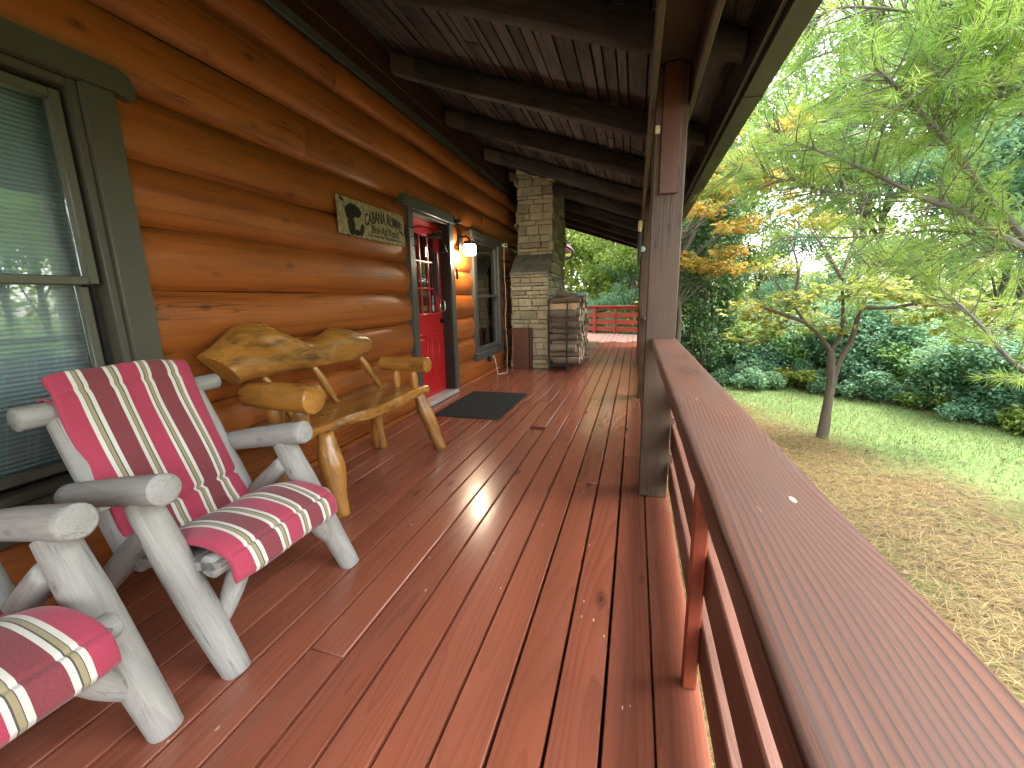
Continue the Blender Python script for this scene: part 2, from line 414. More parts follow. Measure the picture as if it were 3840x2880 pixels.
def mat_mat():
    t = NT('ribbed rubber mat')
    co = t.n('ShaderNodeTexCoord').outputs['Object']
    n = t.noise(co, 180, 3); s = t.math('SINE', t.math('MULTIPLY', t.n('ShaderNodeSeparateXYZ', {0: co}).outputs[1], 2 * PI / .02))
    col = t.mix(t.rng(n, .3, .7), (.012, .015, .016), (.035, .042, .042))
    return t.out(t.pbr(color=col, rough=.9, spec=.2, normal=t.bump(t.math('ADD', n, t.math('MULTIPLY', s, .3)), .6, .006)))
M['mat'] = mat_mat()

def lamp_mat():
    t = NT('lit lamp glass')
    return t.out(t.pbr(color=(.9, .9, .85), rough=.3, emis=(1.0, .90, .72), emis_s=11.0))
M['lamp'] = lamp_mat()

def leaf_mat(name, stops, trans=.48, gloss=.45, var=.12):
    t = NT(name)
    rn = t.attr('rnd').outputs['Fac']
    ob = t.n('ShaderNodeObjectInfo').outputs['Random']
    col = t.ramp(rn, stops)
    col = t.n('ShaderNodeHueSaturation', {'Hue': t.math('ADD', .5, t.math('MULTIPLY', t.math('SUBTRACT', ob, .5), var * .35)), 'Saturation': 1.0, 'Value': t.math('ADD', 1.0, t.math('MULTIPLY', t.math('SUBTRACT', ob, .5), var * 3)), 'Color': col}).outputs[0]
    p = t.pbr(color=col, rough=gloss, spec=.45)
    tr = t.n('ShaderNodeBsdfTranslucent', {'Color': t.mix(.4, col, (.42, .50, .12))}).outputs[0]
    return t.out(t.n('ShaderNodeMixShader', {0: trans, 1: p, 2: tr}).outputs[0])
M['leaf_blue'] = leaf_mat('bluish green leaves', [(0, (0.096, 0.232, 0.151)), (.5, (0.167, 0.342, 0.210)), (.85, (0.278, 0.477, 0.283)), (1, (0.556, 0.620, 0.478))])
M['leaf_green'] = leaf_mat('green leaves', [(0, (0.077, 0.173, 0.048)), (.5, (0.144, 0.288, 0.067)), (.9, (0.269, 0.422, 0.096)), (1, (0.576, 0.538, 0.096))])
M['leaf_yellow'] = leaf_mat('yellow green leaves', [(0, (0.113, 0.193, 0.040)), (.5, (0.225, 0.322, 0.064)), (.85, (0.386, 0.419, 0.081)), (1, (0.600, 0.547, 0.097))])
M['leaf_olive'] = leaf_mat('olive bronze maple leaves', [(0, (0.078, 0.098, 0.018)), (.45, (0.156, 0.156, 0.023)), (.8, (0.273, 0.208, 0.026)), (1, (0.364, 0.156, 0.039))])
M['leaf_orange'] = leaf_mat('orange maple leaves', [(0, (0.138, 0.150, 0.029)), (.3, (0.304, 0.210, 0.029)), (.6, (0.524, 0.210, 0.029)), (.85, (0.552, 0.135, 0.043)), (1, (0.469, 0.075, 0.072))])
M['leaf_cedar'] = leaf_mat('cedar scales', [(0, (0.037, 0.111, 0.037)), (.6, (0.076, 0.187, 0.060)), (1, (0.170, 0.289, 0.085))], .15, .6)
M['needle'] = leaf_mat('pine needles', [(0, (0.111, 0.267, 0.060)), (.4, (0.260, 0.461, 0.082)), (.8, (0.446, 0.620, 0.101)), (1, (0.620, 0.620, 0.143))], .4, .5, .0)
M['grass'] = leaf_mat('grass blades', [(0, (0.067, 0.129, 0.038)), (.5, (0.133, 0.209, 0.064)), (.9, (0.230, 0.279, 0.102)), (1, (0.411, 0.298, 0.153))], .35, .6, 0)
M['straw'] = leaf_mat('pine straw', [(0, (0.086, 0.049, 0.016)), (.4, (0.184, 0.118, 0.035)), (.8, (0.254, 0.176, 0.055)), (1, (0.305, 0.224, 0.084))], .1, .6, 0)
M['litter'] = leaf_mat('dead leaves', [(0, (0.048, 0.024, 0.016)), (.6, (0.104, 0.048, 0.028)), (.93, (0.160, 0.088, 0.040)), (1, (0.320, 0.024, 0.024))], .1, .6, 0)

def ground_mat():
    t = NT('lawn soil and straw')
    co = t.n('ShaderNodeTexCoord').outputs['Object']
    n = t.noise(co, 1.3, 5); n2 = t.noise(co, 18, 5); n3 = t.noise(co, 90, 3)
    sp = t.n('ShaderNodeSeparateXYZ', {0: co})
    d = t.math('ADD', t.math('MULTIPLY', sp.outputs[0], .92), t.math('MULTIPLY', sp.outputs[1], .39))
    m = t.rng(t.math('ADD', d, t.math('MULTIPLY', t.math('SUBTRACT', n, .5), 1.6)), 4.15, 4.9)
    gr = t.mix(t.rng(n2, .3, .7), (.10, .155, .05), (.17, .235, .085))
    stw = t.mix(t.rng(n2, .3, .7), (.060, .042, .020), (.17, .122, .055))
    stw = t.mix(t.rng(n, .5, .62, 0, .6), stw, (.09, .12, .04))
    stw = t.mix(t.rng(n3, .6, .75, 0, .6), stw, (.07, .045, .025))
    col = t.mix(m, stw, gr)
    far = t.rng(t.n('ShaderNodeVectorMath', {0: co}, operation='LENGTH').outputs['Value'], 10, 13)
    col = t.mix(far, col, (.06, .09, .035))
    return t.out(t.pbr(color=col, rough=.95, spec=.1, normal=t.bump(n2, .6, .03)))
M['ground'] = ground_mat()

# ------------------------------------------------------------------ camera, sky, light
Rw = np.array([[0.95955, 0.03732, -0.27845], [0.28053, -0.19788, 0.93920], [-0.02003, -0.97952, -0.20040]])
d1 = unit(vec(465, -328, 1560)); d2 = vec(134, 8170, 1560); d2 = unit(d2 - d1 * d1.dot(d2)); xc = np.cross(d2, d1); xc = xc if xc[0] > 0 else -xc
Rw = np.stack([xc, d1, -d2])
cam = bpy.data.cameras.new('camera'); co = bpy.data.objects.new('camera', cam); COL.objects.link(co)
cm = np.stack([Rw @ vec(1, 0, 0), Rw @ vec(0, -1, 0), Rw @ vec(0, 0, -1)], 1)
co.matrix_world = Matrix([[*cm[0], 0], [*cm[1], 0], [*cm[2], 1.2], [0, 0, 0, 1]])
cam.sensor_width = 36; cam.lens = 1560 / 3840 * 36; cam.clip_start = .02; cam.clip_end = 500
scene.camera = co

SUN_EL, SUN_AZ = 62, 65       # azimuth measured from +Y towards +X
w = bpy.data.worlds.new('World'); scene.world = w; w.use_nodes = True
nt = w.node_tree; nt.nodes.clear()
sky = nt.nodes.new('ShaderNodeTexSky'); sky.sky_type = 'NISHITA'; sky.sun_disc = False
sky.sun_elevation = R(SUN_EL); sky.sun_rotation = R(SUN_AZ); sky.air_density = 1.5; sky.dust_density = 2.5; sky.ozone_density = 1.0
hs = nt.nodes.new('ShaderNodeHueSaturation'); hs.inputs['Saturation'].default_value = .28
bg = nt.nodes.new('ShaderNodeBackground'); bg.inputs[1].default_value = .15
ow = nt.nodes.new('ShaderNodeOutputWorld')
nt.links.new(sky.outputs[0], hs.inputs['Color']); nt.links.new(hs.outputs[0], bg.inputs[0]); nt.links.new(bg.outputs[0], ow.inputs[0])
sl = bpy.data.lights.new('sun', 'SUN'); sl.energy = .7; sl.angle = R(20); sl.color = (1, .95, .87)
so = bpy.data.objects.new('sun', sl); COL.objects.link(so)
sd = Vector((math.sin(R(SUN_AZ)) * math.cos(R(SUN_EL)), math.cos(R(SUN_AZ)) * math.cos(R(SUN_EL)), math.sin(R(SUN_EL))))
so.rotation_euler = sd.to_track_quat('Z', 'Y').to_euler()

scene.view_settings.view_transform = 'Standard'; scene.view_settings.look = 'None'
scene.view_settings.exposure = 3.28; scene.view_settings.gamma = 1
scene.cycles.use_denoising = True
scene.cycles.max_bounces = 8; scene.cycles.diffuse_bounces = 5; scene.cycles.transparent_max_bounces = 12
scene.cycles.sample_clamp_indirect = 6

# ------------------------------------------------------------------ ground
GZ = -.6
def build_ground():
    n = 60
    xs = np.linspace(-1, 1, n); g = np.sign(xs) * np.abs(xs) ** 2.2 * 120
    X, Y = np.meshgrid(g, g + 6, indexing='ij')
    Z = GZ + .03 * np.sin(X * 1.3 + .4) * np.sin(Y * 1.1) - .015 * np.clip(Y - 6, 0, 20) * 0
    V = np.stack([X.ravel(), Y.ravel(), Z.ravel()], 1)
    F = [(i * n + j, (i + 1) * n + j, (i + 1) * n + j + 1, i * n + j + 1) for i in range(n - 1) for j in range(n - 1)]
    b = MB(); b.add(V, F, r=.5); tag(b.build('ground', M['ground']), kind='structure')
build_ground()

def quads(name, base, u, v, rnd, mat, parent=None, origin=(0, 0, 0), fold=None):
    """leaf mesh: diamond quads at base, along u (length vector) and v (half width vector)"""
    N = len(base)
    P = np.empty((N, 4, 3), np.float32)
    P[:, 0] = base; P[:, 1] = base + u * .45 + v; P[:, 2] = base + u; P[:, 3] = base + u * .45 - v
    if fold is not None:
        P[:, 1] += fold; P[:, 3] += fold
    P -= np.array(origin, np.float32)
    me = bpy.data.meshes.new(name)
    me.vertices.add(N * 4); me.vertices.foreach_set('co', P.ravel())
    me.loops.add(N * 4); me.loops.foreach_set('vertex_index', np.arange(N * 4, dtype=np.int32))
    me.polygons.add(N); me.polygons.foreach_set('loop_start', np.arange(0, N * 4, 4, dtype=np.int32))
    me.materials.append(mat)
    a = me.attributes.new('rnd', 'FLOAT', 'FACE'); a.data.foreach_set('value', rnd.astype(np.float32))
    me.update(calc_edges=True)
    o = bpy.data.objects.new(name, me); COL.objects.link(o)
    if parent is not None: o.parent = parent
    return o

def rand_dirs(n, g, up=0.0):
    d = g.normal(size=(n, 3)); d[:, 2] += up
    return d / np.linalg.norm(d, axis=1)[:, None]

def leaf_uv(n, g, size, aspect=.42, droop=-.3, flat=.9):
    u = rand_dirs(n, g); u[:, 2] = u[:, 2] * .5 + droop; u /= np.linalg.norm(u, axis=1)[:, None]
    nrm = rand_dirs(n, g); nrm[:, 2] = np.abs(nrm[:, 2]) + flat
    v = np.cross(nrm, u); v /= np.linalg.norm(v, axis=1)[:, None] + 1e-9
    s = size * g.uniform(.6, 1.35, n)
    fold = np.cross(u, v) * (s * .12)[:, None]
    return u * s[:, None], v * (s * aspect * .5)[:, None], fold

def straw_mask(x, y, g):
    return .92 * x + .39 * y + g.normal(0, .28, len(x)) < 4.45

def build_grass():
    g = np.random.default_rng(3)
    N = 90000
    x = g.uniform(.5, 7, N); y = g.uniform(2.0, 11, N)
    k = ~straw_mask(x, y, g) | (g.random(N) < .035)
    x, y = x[k], y[k]; n = len(x)
    base = np.stack([x, y, np.full(n, GZ - .01)], 1)
    u = rand_dirs(n, g, 1.3) * g.uniform(.035, .085, n)[:, None]
    v = rand_dirs(n, g); v[:, 2] = 0; v *= .0045
    tag(quads('grass', base, u, v, g.random(n) ** .9, M['grass']), kind='stuff')
    N = 120000
    x = g.uniform(.25, 5.5, N); y = g.uniform(.3, 9, N)
    k = straw_mask(x, y, g); x, y = x[k], y[k]; n = len(x)
    base = np.stack([x, y, GZ + g.uniform(.002, .035, n)], 1)
    th = g.normal(.5, .9, n)
    u = np.stack([np.cos(th), np.sin(th), g.normal(0, .10, n)], 1) * g.uniform(.08, .19, n)[:, None]
    v = np.cross(u, vec(0, 0, 1)); v = v / np.linalg.norm(v, axis=1)[:, None] * .0017
    kk = g.random(n) < .12 * (np.sin(x * 3.1 + 1) * np.sin(y * 2.7) > .2)
    tag(quads('pine_straw', base, u, v, g.random(n), M['straw']), kind='stuff')
    N = 2600
    x = g.uniform(.25, 6.5, N); y = g.uniform(1, 9.5, N)
    base = np.stack([x, y, GZ + g.uniform(.02, .045, N)], 1)
    u, v, f = leaf_uv(N, g, .040, .6, 0, 1.5); u[:, 2] *= .3
    tag(quads('fallen_leaves', base, u, v, g.random(N) ** 1.2, M['litter'], fold=f), kind='stuff')
build_grass()

# ------------------------------------------------------------------ deck
def far_y(x):
    return 13.95 - .397 * (x - .05)

def build_deck():
    b = MB()
    xr = .236
    k = 0
    edge = .0935
    xs = [(edge + .005, xr)]
    x = edge
    while x > -2.5:
        xs.append((x - .1455 + .0095, x)); x -= .1455
    for i, (x0, x1) in enumerate(xs):
        y = -4.0 + random.uniform(-2.5, 0)
        yend = far_y((x0 + x1) / 2) + .12
        # butt joints seen in the photo
        joints = sorted(random.uniform(2.0, 11) + j * 0 for j in range(2))
        if i == 3: joints = [2.6, 6.1, 9.7]
        if i == 5: joints = [3.35, 7.0]
        if i == 1: joints = [3.15, 6.8, 10.4]
        if i == 6: joints = [3.4, 8.4]
        if i == 8: joints = [1.0, 4.7, 8.3]
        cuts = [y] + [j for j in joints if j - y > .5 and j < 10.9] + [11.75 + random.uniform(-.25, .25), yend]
        for j in range(len(cuts) - 1):
            if cuts[j + 1] < -3.9 or cuts[j + 1] - cuts[j] < .2: continue
            dz = random.uniform(-.0012, .0012)
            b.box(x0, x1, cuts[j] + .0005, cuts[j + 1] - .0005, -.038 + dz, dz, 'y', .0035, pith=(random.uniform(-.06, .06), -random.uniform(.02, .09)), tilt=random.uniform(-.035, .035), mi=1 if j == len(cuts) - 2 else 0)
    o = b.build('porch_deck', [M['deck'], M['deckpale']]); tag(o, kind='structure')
    # joists under the boards, and a rim deepened to the ground to block light
    b = MB()
    for y in np.arange(-3.5, 14, .6): b.box(-2.5, .20, y, y + .04, -.2, -.0405, 'x', .003)
    b.box(.200, .238, -4, far_y(.2), -.62, -.041, 'y', .003)
    b.build('deck_framing', M['rafter']).__setitem__('kind', 'structure')
build_deck()

# ------------------------------------------------------------------ log cabin
cabin = empty('log_cabin', (-2.3, 4, 0), 'orange stained log cabin wall with red door, grey trimmed windows and low porch roof', 'cabin')
CO = (-2.3, 4, 0)
XS = -2.30; BULGE = .062
SEAMS = [.03, .34, .655, .965, 1.275, 1.577, 1.877, 2.18, 2.487, 2.795, 3.03]
def build_logs():
    b = MB()
    b2 = MB()
    for i in range(len(SEAMS) - 1):
        z0, z1 = SEAMS[i], SEAMS[i + 1]
        op = []
        if 1 <= i <= 6: op.append((.245, 1.47))
        if i <= 6: op.append((3.965, 5.055))
        if 1 <= i <= 6: op.append((5.745, 6.98))
        segs = []; y = -4.2
        for a, c in op:
            segs.append((y, a)); y = c
        segs.append((y, 13.2))
        for (a, c) in segs:
            # butt joints between log lengths
            cuts = [a]
            yy = a
            while c - yy > 5.2:
                yy += random.uniform(3.0, 4.6); cuts.append(yy)
            cuts.append(c)
            for ja, jc in zip(cuts[:-1], cuts[1:]):
                ja += .001; jc -= .001
                n = max(3, int((jc - ja) / .12)); m = 13
                ph = [random.uniform(0, 6.28) for _ in range(4)]
                V = []; G = []; F = []
                off = random.uniform(0, 60); rn = random.random()
                dzs = random.uniform(-.006, .006)
                ts = np.linspace(0, 1, m)
                for q in range(n + 1):
                    y = ja + (jc - ja) * q / n
                    e = min(q, n - q)
                    rnd_end = .012 if e == 0 else 0.0
                    for t in ts:
                        pr = math.sin(PI * t) ** .5 if 0 < t < 1 else 0
                        wv = 1 + .05 * math.sin(y * 1.7 + ph[0]) + .04 * math.sin(y * 3.9 + 3 * t + ph[1])
                        x = XS + BULGE * pr * wv - rnd_end * pr
                        z = z0 + (z1 - z0) * t + .004 * math.sin(y * 2.3 + ph[2] + i)
                        V.append((x, y, z)); G.append((x + 2.40 + .02 * math.sin(ph[3]), z - (z0 + z1) / 2, y + off))
                for q in range(n):
                    for k in range(m - 1):
                        F.append((q * (m) + k, (q + 1) * m + k, (q + 1) * m + k + 1, q * m + k + 1))
                F.append(tuple(range(m))); F.append(tuple(n * m + k for k in range(m))[::-1])
                b.add(V, F, G, rn)
    # base board under the first log
    b.box(-2.33, -2.262, -4.2, 3.95, -.03, .035, 'y', .004); b.box(-2.33, -2.262, 5.06, 13.2, -.03, .035, 'y', .004)
    o = b.build('log_wall', M['logwall'], cabin, CO, sharp=50)
    # dark backing with real openings
    m = MB()
    m.box(-2.42, -2.335, -4.2, .25, -.6, 3.7, bev=0); m.box(-2.42, -2.335, 1.465, 3.97, -.6, 3.7, bev=0)
    m.box(-2.42, -2.335, 5.05, 5.75, -.6, 3.7, bev=0); m.box(-2.42, -2.335, 6.975, 13.2, -.6, 3.7, bev=0)
    for (a, c, z0, z1) in ((.25, 1.465, -.6, .34), (.25, 1.465, 2.17, 3.7), (3.97, 5.05, 2.17, 3.7), (3.97, 5.05, -.6, 0.0), (5.75, 6.975, -.6, .34), (5.75, 6.975, 2.17, 3.7)):
        m.box(-2.42, -2.335, a, c, z0, z1, bev=0)
    # room box behind (keeps the rooms dark)
    m.box(-4.6, -4.5, -4.2, 13.2, -.6, 3.7, bev=0); m.box(-4.5, -2.42, -4.3, -4.2, -.6, 3.7, bev=0); m.box(-4.5, -2.42, 13.1, 13.2, -.6, 3.7, bev=0)
    m.box(-4.5, -2.42, -4.2, 13.1, -.7, -.6, bev=0); m.box(-4.5, -2.42, -4.2, 13.1, 3.6, 3.7, bev=0)
    m.build('inner_wall', M['jamb'], cabin, CO, smooth=False)
    f = MB()
    f.box(-2.335, -2.262, -4.2, 12.2, 3.032, 3.105, 'y', .004); 
    u = MB()
    u.box(-2.335, -2.27, -4.2, 12.2, 3.107, 3.222, 'y', .004); u.box(-2.335, -2.262, -4.2, 12.2, 3.224, 3.46, 'y', .004)
    f.build('frieze_strip', M['trim2'], cabin, CO)
    u.build('frieze_board', M['upper'], cabin, CO)
build_logs()

def build_window1():
    wdw = MB()
    # casing boards
    wdw.box(-2.32, -2.222, 1.352, 1.475, .46, 2.118, 'z', .004)
    wdw.box(-2.32, -2.222, .235, .355, .46, 2.118, 'z', .004)
    # head casing with dropped rounded ears
    poly = [(.155, 2.13), (.175, 2.105), (.235, 2.12), (1.475, 2.12), (1.535, 2.105), (1.558, 2.13), (1.553, 2.17), (1.535, 2.205), (1.50, 2.222), (.21, 2.222), (.178, 2.205), (.16, 2.17)]
    wdw.prism(poly, -2.32, -2.212, axis=0)
    wdw.box(-2.32, -2.19, .18, 1.53, .335, .458, 'y', .006)
    w = wdw.build('window', M['trim'], cabin, CO)
    tag(w, 'large double hung window beside the striped chairs with a pleated blind behind the glass')
    s = MB()
    for (y0, y1, z0, z1, x0, x1) in ((1.318, 1.351, .46, 2.117, -2.33, -2.245), (.356, .39, .46, 2.117, -2.33, -2.245), (.391, 1.317, 2.08, 2.117, -2.33, -2.25), (.391, 1.317, .461, .50, -2.33, -2.25)):
        s.box(x0, x1, y0, y1, z0, z1, 'z' if z1 - z0 > 1 else 'y', .004)
    s.build('window_frame', M['trim'], w, (0, 0, 0))
    s = MB()
    # upper sash (proud) and lower sash (set back)
    for (y0, y1, z0, z1) in ((1.262, 1.300, 1.30, 2.06), (.40, .438, 1.30, 2.06)): s.box(-2.325, -2.265, y0, y1, z0, z1, 'z', .004)
    s.box(-2.325, -2.265, .4385, 1.2615, 2.022, 2.06, 'y', .004); s.box(-2.325, -2.262, .4385, 1.2615, 1.295, 1.332, 'y', .004)
    for (y0, y1, z0, z1) in ((1.240, 1.275, .52, 1.29), (.42, .455, .52, 1.29)): s.box(-2.345, -2.30, y0, y1, z0, z1, 'z', .004)
    s.box(-2.345, -2.30, .4555, 1.2395, .52, .565, 'y', .004)
    s.build('sash', M['sash'], w)
    g = MB(); g.box(-2.305, -2.300, .4385, 1.2615, 1.333, 2.0215, bev=0); g.box(-2.327, -2.322, .4555, 1.2395, .5655, 1.294, bev=0)
    g.build('pane', M['glass'], w)
    bl = MB(); bl.box(-2.40, -2.395, .30, 1.42, .45, 2.15, bev=0)
    bl.build('blind', M['blind'], w)
    # dark reveal round the opening
    k = MB(); k.box(-2.42, -2.326, 1.3005, 1.352, .46, 2.118, bev=0); k.box(-2.42, -2.326, .354, .3995, .46, 2.118, bev=0); k.box(-2.42, -2.326, .40, 1.30, 2.0605, 2.118, bev=0); k.box(-2.42, -2.346, .40, 1.30, .44, .5195, bev=0)
    k.build('reveal', M['jamb'], w)
    for ch in w.children: ch.location = Vector(CO) * -1
build_window1()

def build_window2():
    t = MB()
    t.box(-2.32, -2.222, 5.735, 5.845, .43, 2.062, 'z', .004); t.box(-2.32, -2.222, 6.885, 6.99, .43, 2.062, 'z', .004)
    t.box(-2.32, -2.215, 5.68, 7.04, 2.064, 2.16, 'y', .006)
    t.box(-2.32, -2.175, 5.67, 7.05, .39, .428, 'y', .006); t.box(-2.32, -2.215, 5.72, 7.0, .30, .388, 'y', .006)
    w = t.build('window', M['trim2'], cabin, CO)
    tag(w, 'dark double hung window with a grey painted casing beyond the red door')
    s = MB()
    for (y0, y1) in ((5.8455, 5.90), (6.83, 6.8845)): s.box(-2.33, -2.262, y0, y1, .43, 2.062, 'z', .004)
    s.box(-2.33, -2.262, 5.9005, 6.8295, 2.01, 2.062, 'y', .004); s.box(-2.33, -2.262, 5.9005, 6.8295, .43, .49, 'y', .004)
    s.box(-2.33, -2.258, 5.9005, 6.8295, 1.235, 1.275, 'y', .004)
    s.build('sash', M['trim2'], w)
    g = MB(); g.box(-2.300, -2.296, 5.9005, 6.8295, .4905, 1.2345, bev=0); g.box(-2.300, -2.296, 5.9005, 6.8295, 1.2755, 2.0095, bev=0)
    g.build('pane', M['glass'], w)
    d = MB(); d.box(-2.42, -2.415, 5.8, 6.93, .4, 2.1, bev=0); d.build('dark_backing', M['dark_backing'], w)  # opaque dark sheet closing the opening behind the panes
    l = MB(); l.box(-2.38, -2.372, 6.36, 6.385, .85, 1.68, bev=.001); l.build('pull_cord', M['white'], w)
    p = MB(); p.box(-2.39, -2.36, 6.05, 6.45, .50, .575, bev=.01); p.build('sill_tray', M['paper'], w)
    for ch in w.children: ch.location = Vector(CO) * -1
build_window2()

def build_door():
    tr = MB()
    tr.box(-2.32, -2.222, 3.955, 4.055, 0.0, 2.125, 'z', .004); tr.box(-2.32, -2.222, 4.935, 5.045, 0.0, 2.125, 'z', .004)
    tr.box(-2.32, -2.212, 3.875, 5.095, 2.127, 2.235, 'y', .006)
    fr = tr.build('door_casing', M['trim2'], cabin, CO)
    tag(fr, 'grey painted casing round the red door')
    jb = MB()
    jb.box(-2.42, -2.235, 4.0555, 4.075, .03, 2.126, bev=.002); jb.box(-2.42, -2.235, 4.915, 4.9345, .03, 2.126, bev=.002); jb.box(-2.42, -2.235, 4.0755, 4.9145, 2.10, 2.126, bev=.002)
    jb.build('door_jamb', M['jamb'], cabin, CO)
    th = MB(); th.box(-2.42, -2.20, 4.02, 4.975, 0.005, .055, 'y', .008); th.build('threshold', M['threshold'], cabin, CO)
    # leaf: stiles, rails, lower panels
    Y0, Y1, X0, X1 = 4.078, 4.912, -2.40, -2.357
    gl0, gl1, gz0, gz1 = 4.205, 4.785, 1.04, 1.945
    d = MB()
    d.box(X0, X1, Y0, gl0, .06, 2.097, bev=.002); d.box(X0, X1, gl1, Y1, .06, 2.097, bev=.002)
    d.box(X0, X1, gl0 + .0002, gl1 - .0002, gz1, 2.097, bev=.0); d.box(X0, X1, gl0 + .0002, gl1 - .0002, .06, gz0, bev=.0)
    # raised lower panels with sunk moulding
    for (a, c) in ((4.225, 4.46), (4.53, 4.765)):
        for (y0, y1, z0, z1) in ((a, c, .26, .275), (a, c, .80, .815), (a, a + .015, .2755, .7995), (c - .015, c, .2755, .7995)):
            d.box(X1 - .005, X1 + .007, y0, y1, z0, z1, bev=.003)
        d.box(X1 - .005, X1 + .005, a + .045, c - .045, .32, .755, bev=.005)
    # glazing bead
    for (y0, y1, z0, z1) in ((gl0 - .02, gl1 + .02, gz1 - .012, gz1 + .02), (gl0 - .02, gl1 + .02, gz0 - .02, gz0 + .012), (gl0 - .02, gl0 + .012, gz0 + .0125, gz1 - .0125), (gl1 - .012, gl1 + .02, gz0 + .0125, gz1 - .0125)):
        d.box(X1 - .004, X1 + .014, y0, y1, z0, z1, bev=.004)
    leaf = d.build('door', M['reddoor'], cabin, CO)
    tag(leaf, 'red front door with nine glass lights above two raised panels')
    mu = MB()
    for k in (1, 2):
        y = gl0 + (gl1 - gl0) * k / 3; mu.box(X1 - .014, X1 + .004, y - .009, y + .009, gz0 + .0125, gz1 - .0125, bev=.003)
        z = gz0 + (gz1 - gz0) * k / 3; mu.box(X1 - .0145, X1 + .0045, gl0 + .0125, gl1 - .0125, z - .009, z + .009, bev=.003)
    mu.build('muntin', M['reddoor'], leaf)
    g = MB(); g.box(X1 - .024, X1 - .020, gl0, gl1, gz0, gz1, bev=0); g.build('pane', M['glassdoor'], leaf)
    bk = MB(); bk.box(-2.75, -2.74, 3.9, 5.1, .9, 2.1, bev=0); bk.build('dark_room_sheet', M['dark_backing'], leaf)  # dark sheet stands in for the unlit room behind the glass
    h = MB(); h.box(X1, X1 + .012, 4.835, 4.875, 1.03, 1.22, bev=.004); h.tube([(X1 + .012, 4.855, 1.07), (X1 + .06, 4.855, 1.08), (X1 + .06, 4.855, 1.19), (X1 + .012, 4.855, 1.20)], [.008, .008], 8, 16)
    h.build('handle', M['brass'], leaf)
    h = MB(); h.lathe([(.03, 0), (.03, .012), (.016, .014), (.016, .04), (.026, .046), (.026, .06), (.01, .066)], (X1, 4.855, .95), axis=0); h.build('knob', M['darkmetal'], leaf)
    st = MB()
    for (z, ry, rz, ) in ((1.21, .022, .05),):
        st.prism([(4.70 + ry * math.cos(a), z + rz * math.sin(a)) for a in np.linspace(0, 6.28, 20)[:-1]], X1 - .0195, X1 - .018, axis=0)
    st.build('sticker', M['bluetag'], leaf)
    st = MB(); st.prism([(4.70 + .026 * math.cos(a), 1.11 + .045 * math.sin(a)) for a in np.linspace(0, 6.28, 20)[:-1]], X1 - .0195, X1 - .018, axis=0); st.build('sticker', M['paper'], leaf)
    for ch in leaf.children: ch.location = Vector(CO) * -1
build_door()

# ---- chimney
def stones(b, o, u, v, n, W, Hh, clip=None, seed=0, big=1.0):
    g = random.Random(seed); z = 0
    while z < Hh - .02:
        h = min(g.choice([.055, .075, .09, .11, .13, .15]) * big, Hh - z); s = -g.uniform(0, .15)
        while s < W:
            l = g.uniform(.10, .40) * big * (1.2 if h < .09 else 1)
            a, c = max(s, 0) + .006, min(s + l, W) - .006
            if W - c < .07: c = W - .004
            z0, z1 = z + .006, z + h - .006
            if c - a > .03 and (clip is None or clip((a + c) / 2, (z0 + z1) / 2)):
                d = g.uniform(.020, .065); rr = g.random()
                nx, ny = 4, 3; V = []; 
                def P(sx, tz, dep): return o + u * sx + v * tz + n * dep
                Vf = []
                for j in range(ny):
                    for i in range(nx):
                        fx, fz = i / (nx - 1), j / (ny - 1)
                        e = (i in (0, nx - 1)) or (j in (0, ny - 1))
                        cx = a + (c - a) * fx + g.uniform(-.006, .006); cz = z0 + (z1 - z0) * fz + g.uniform(-.004, .004)
                        Vf.append(P(cx, cz, d - (.012 if e else 0) + g.uniform(-.006, .006)))
                V = Vf + [P(a + (c - a) * (i / (nx - 1)), z0 + (z1 - z0) * (j / (ny - 1)), -.03) for j in range(ny) for i in range(nx)]
                F = [(j * nx + i, j * nx + i + 1, (j + 1) * nx + i + 1, (j + 1) * nx + i) for j in range(ny - 1) for i in range(nx - 1)]
                q = nx * ny
                ring = list(range(nx)) + [j * nx + nx - 1 for j in range(1, ny)] + [(ny - 1) * nx + i for i in range(nx - 2, -1, -1)] + [j * nx for j in range(ny - 2, 0, -1)]
                for i in range(len(ring)):
                    p, r2 = ring[i], ring[(i + 1) % len(ring)]; F.append((p, p + q, r2 + q, r2))
                b.add(V, F, None, rr)
                if c >= W - .005: break
            s += l
        z += h

def build_chimney():
    c = empty('chimney', (0, 0, 0), None, None); c.parent = cabin
    c.location = Vector(CO) * -1
    core = MB()
    core.prism([(7.09, -.02), (7.09, 1.60), (7.53, 1.92), (7.53, 3.4), (8.75, 3.4), (8.75, -.02)], -2.05, -1.455, axis=0)
    core.build('mortar_core', M['mortar'], c, smooth=False)
    b = MB(); ux, uy, uz = vec(1, 0, 0), vec(0, 1, 0), vec(0, 0, 1)
    stones(b, vec(-2.065, 7.09, 0), ux, uz, -uy, .635, 1.60, seed=3)
    stones(b, vec(-2.065, 7.53, 1.93), ux, uz, -uy, .635, 1.47, seed=8, big=1.1)
    stones(b, vec(-2.06, 8.75, 0), -uy, uz, -ux, 1.66, 3.4, seed=15, clip=lambda s, z: s < 1.2 or z < 1.6)
    stones(b, vec(-1.455, 7.09, 0), uy, uz, ux, 1.66, 3.4, seed=5, clip=lambda s, z: s > .44 or z < 1.6 + s * .72)
    b.build('stone_facing', M['stone'], c, sharp=35)
    s = MB(); a = math.atan2(.32, .44)
    s.prism([(7.04, 1.602), (7.04, 1.640), (7.50, 1.975), (7.54, 1.975), (7.54, 1.93), (7.09, 1.602)], -2.085, -1.425, axis=0)
    s.build('slate_ledge', M['slate'], c, sharp=25)
build_chimney()

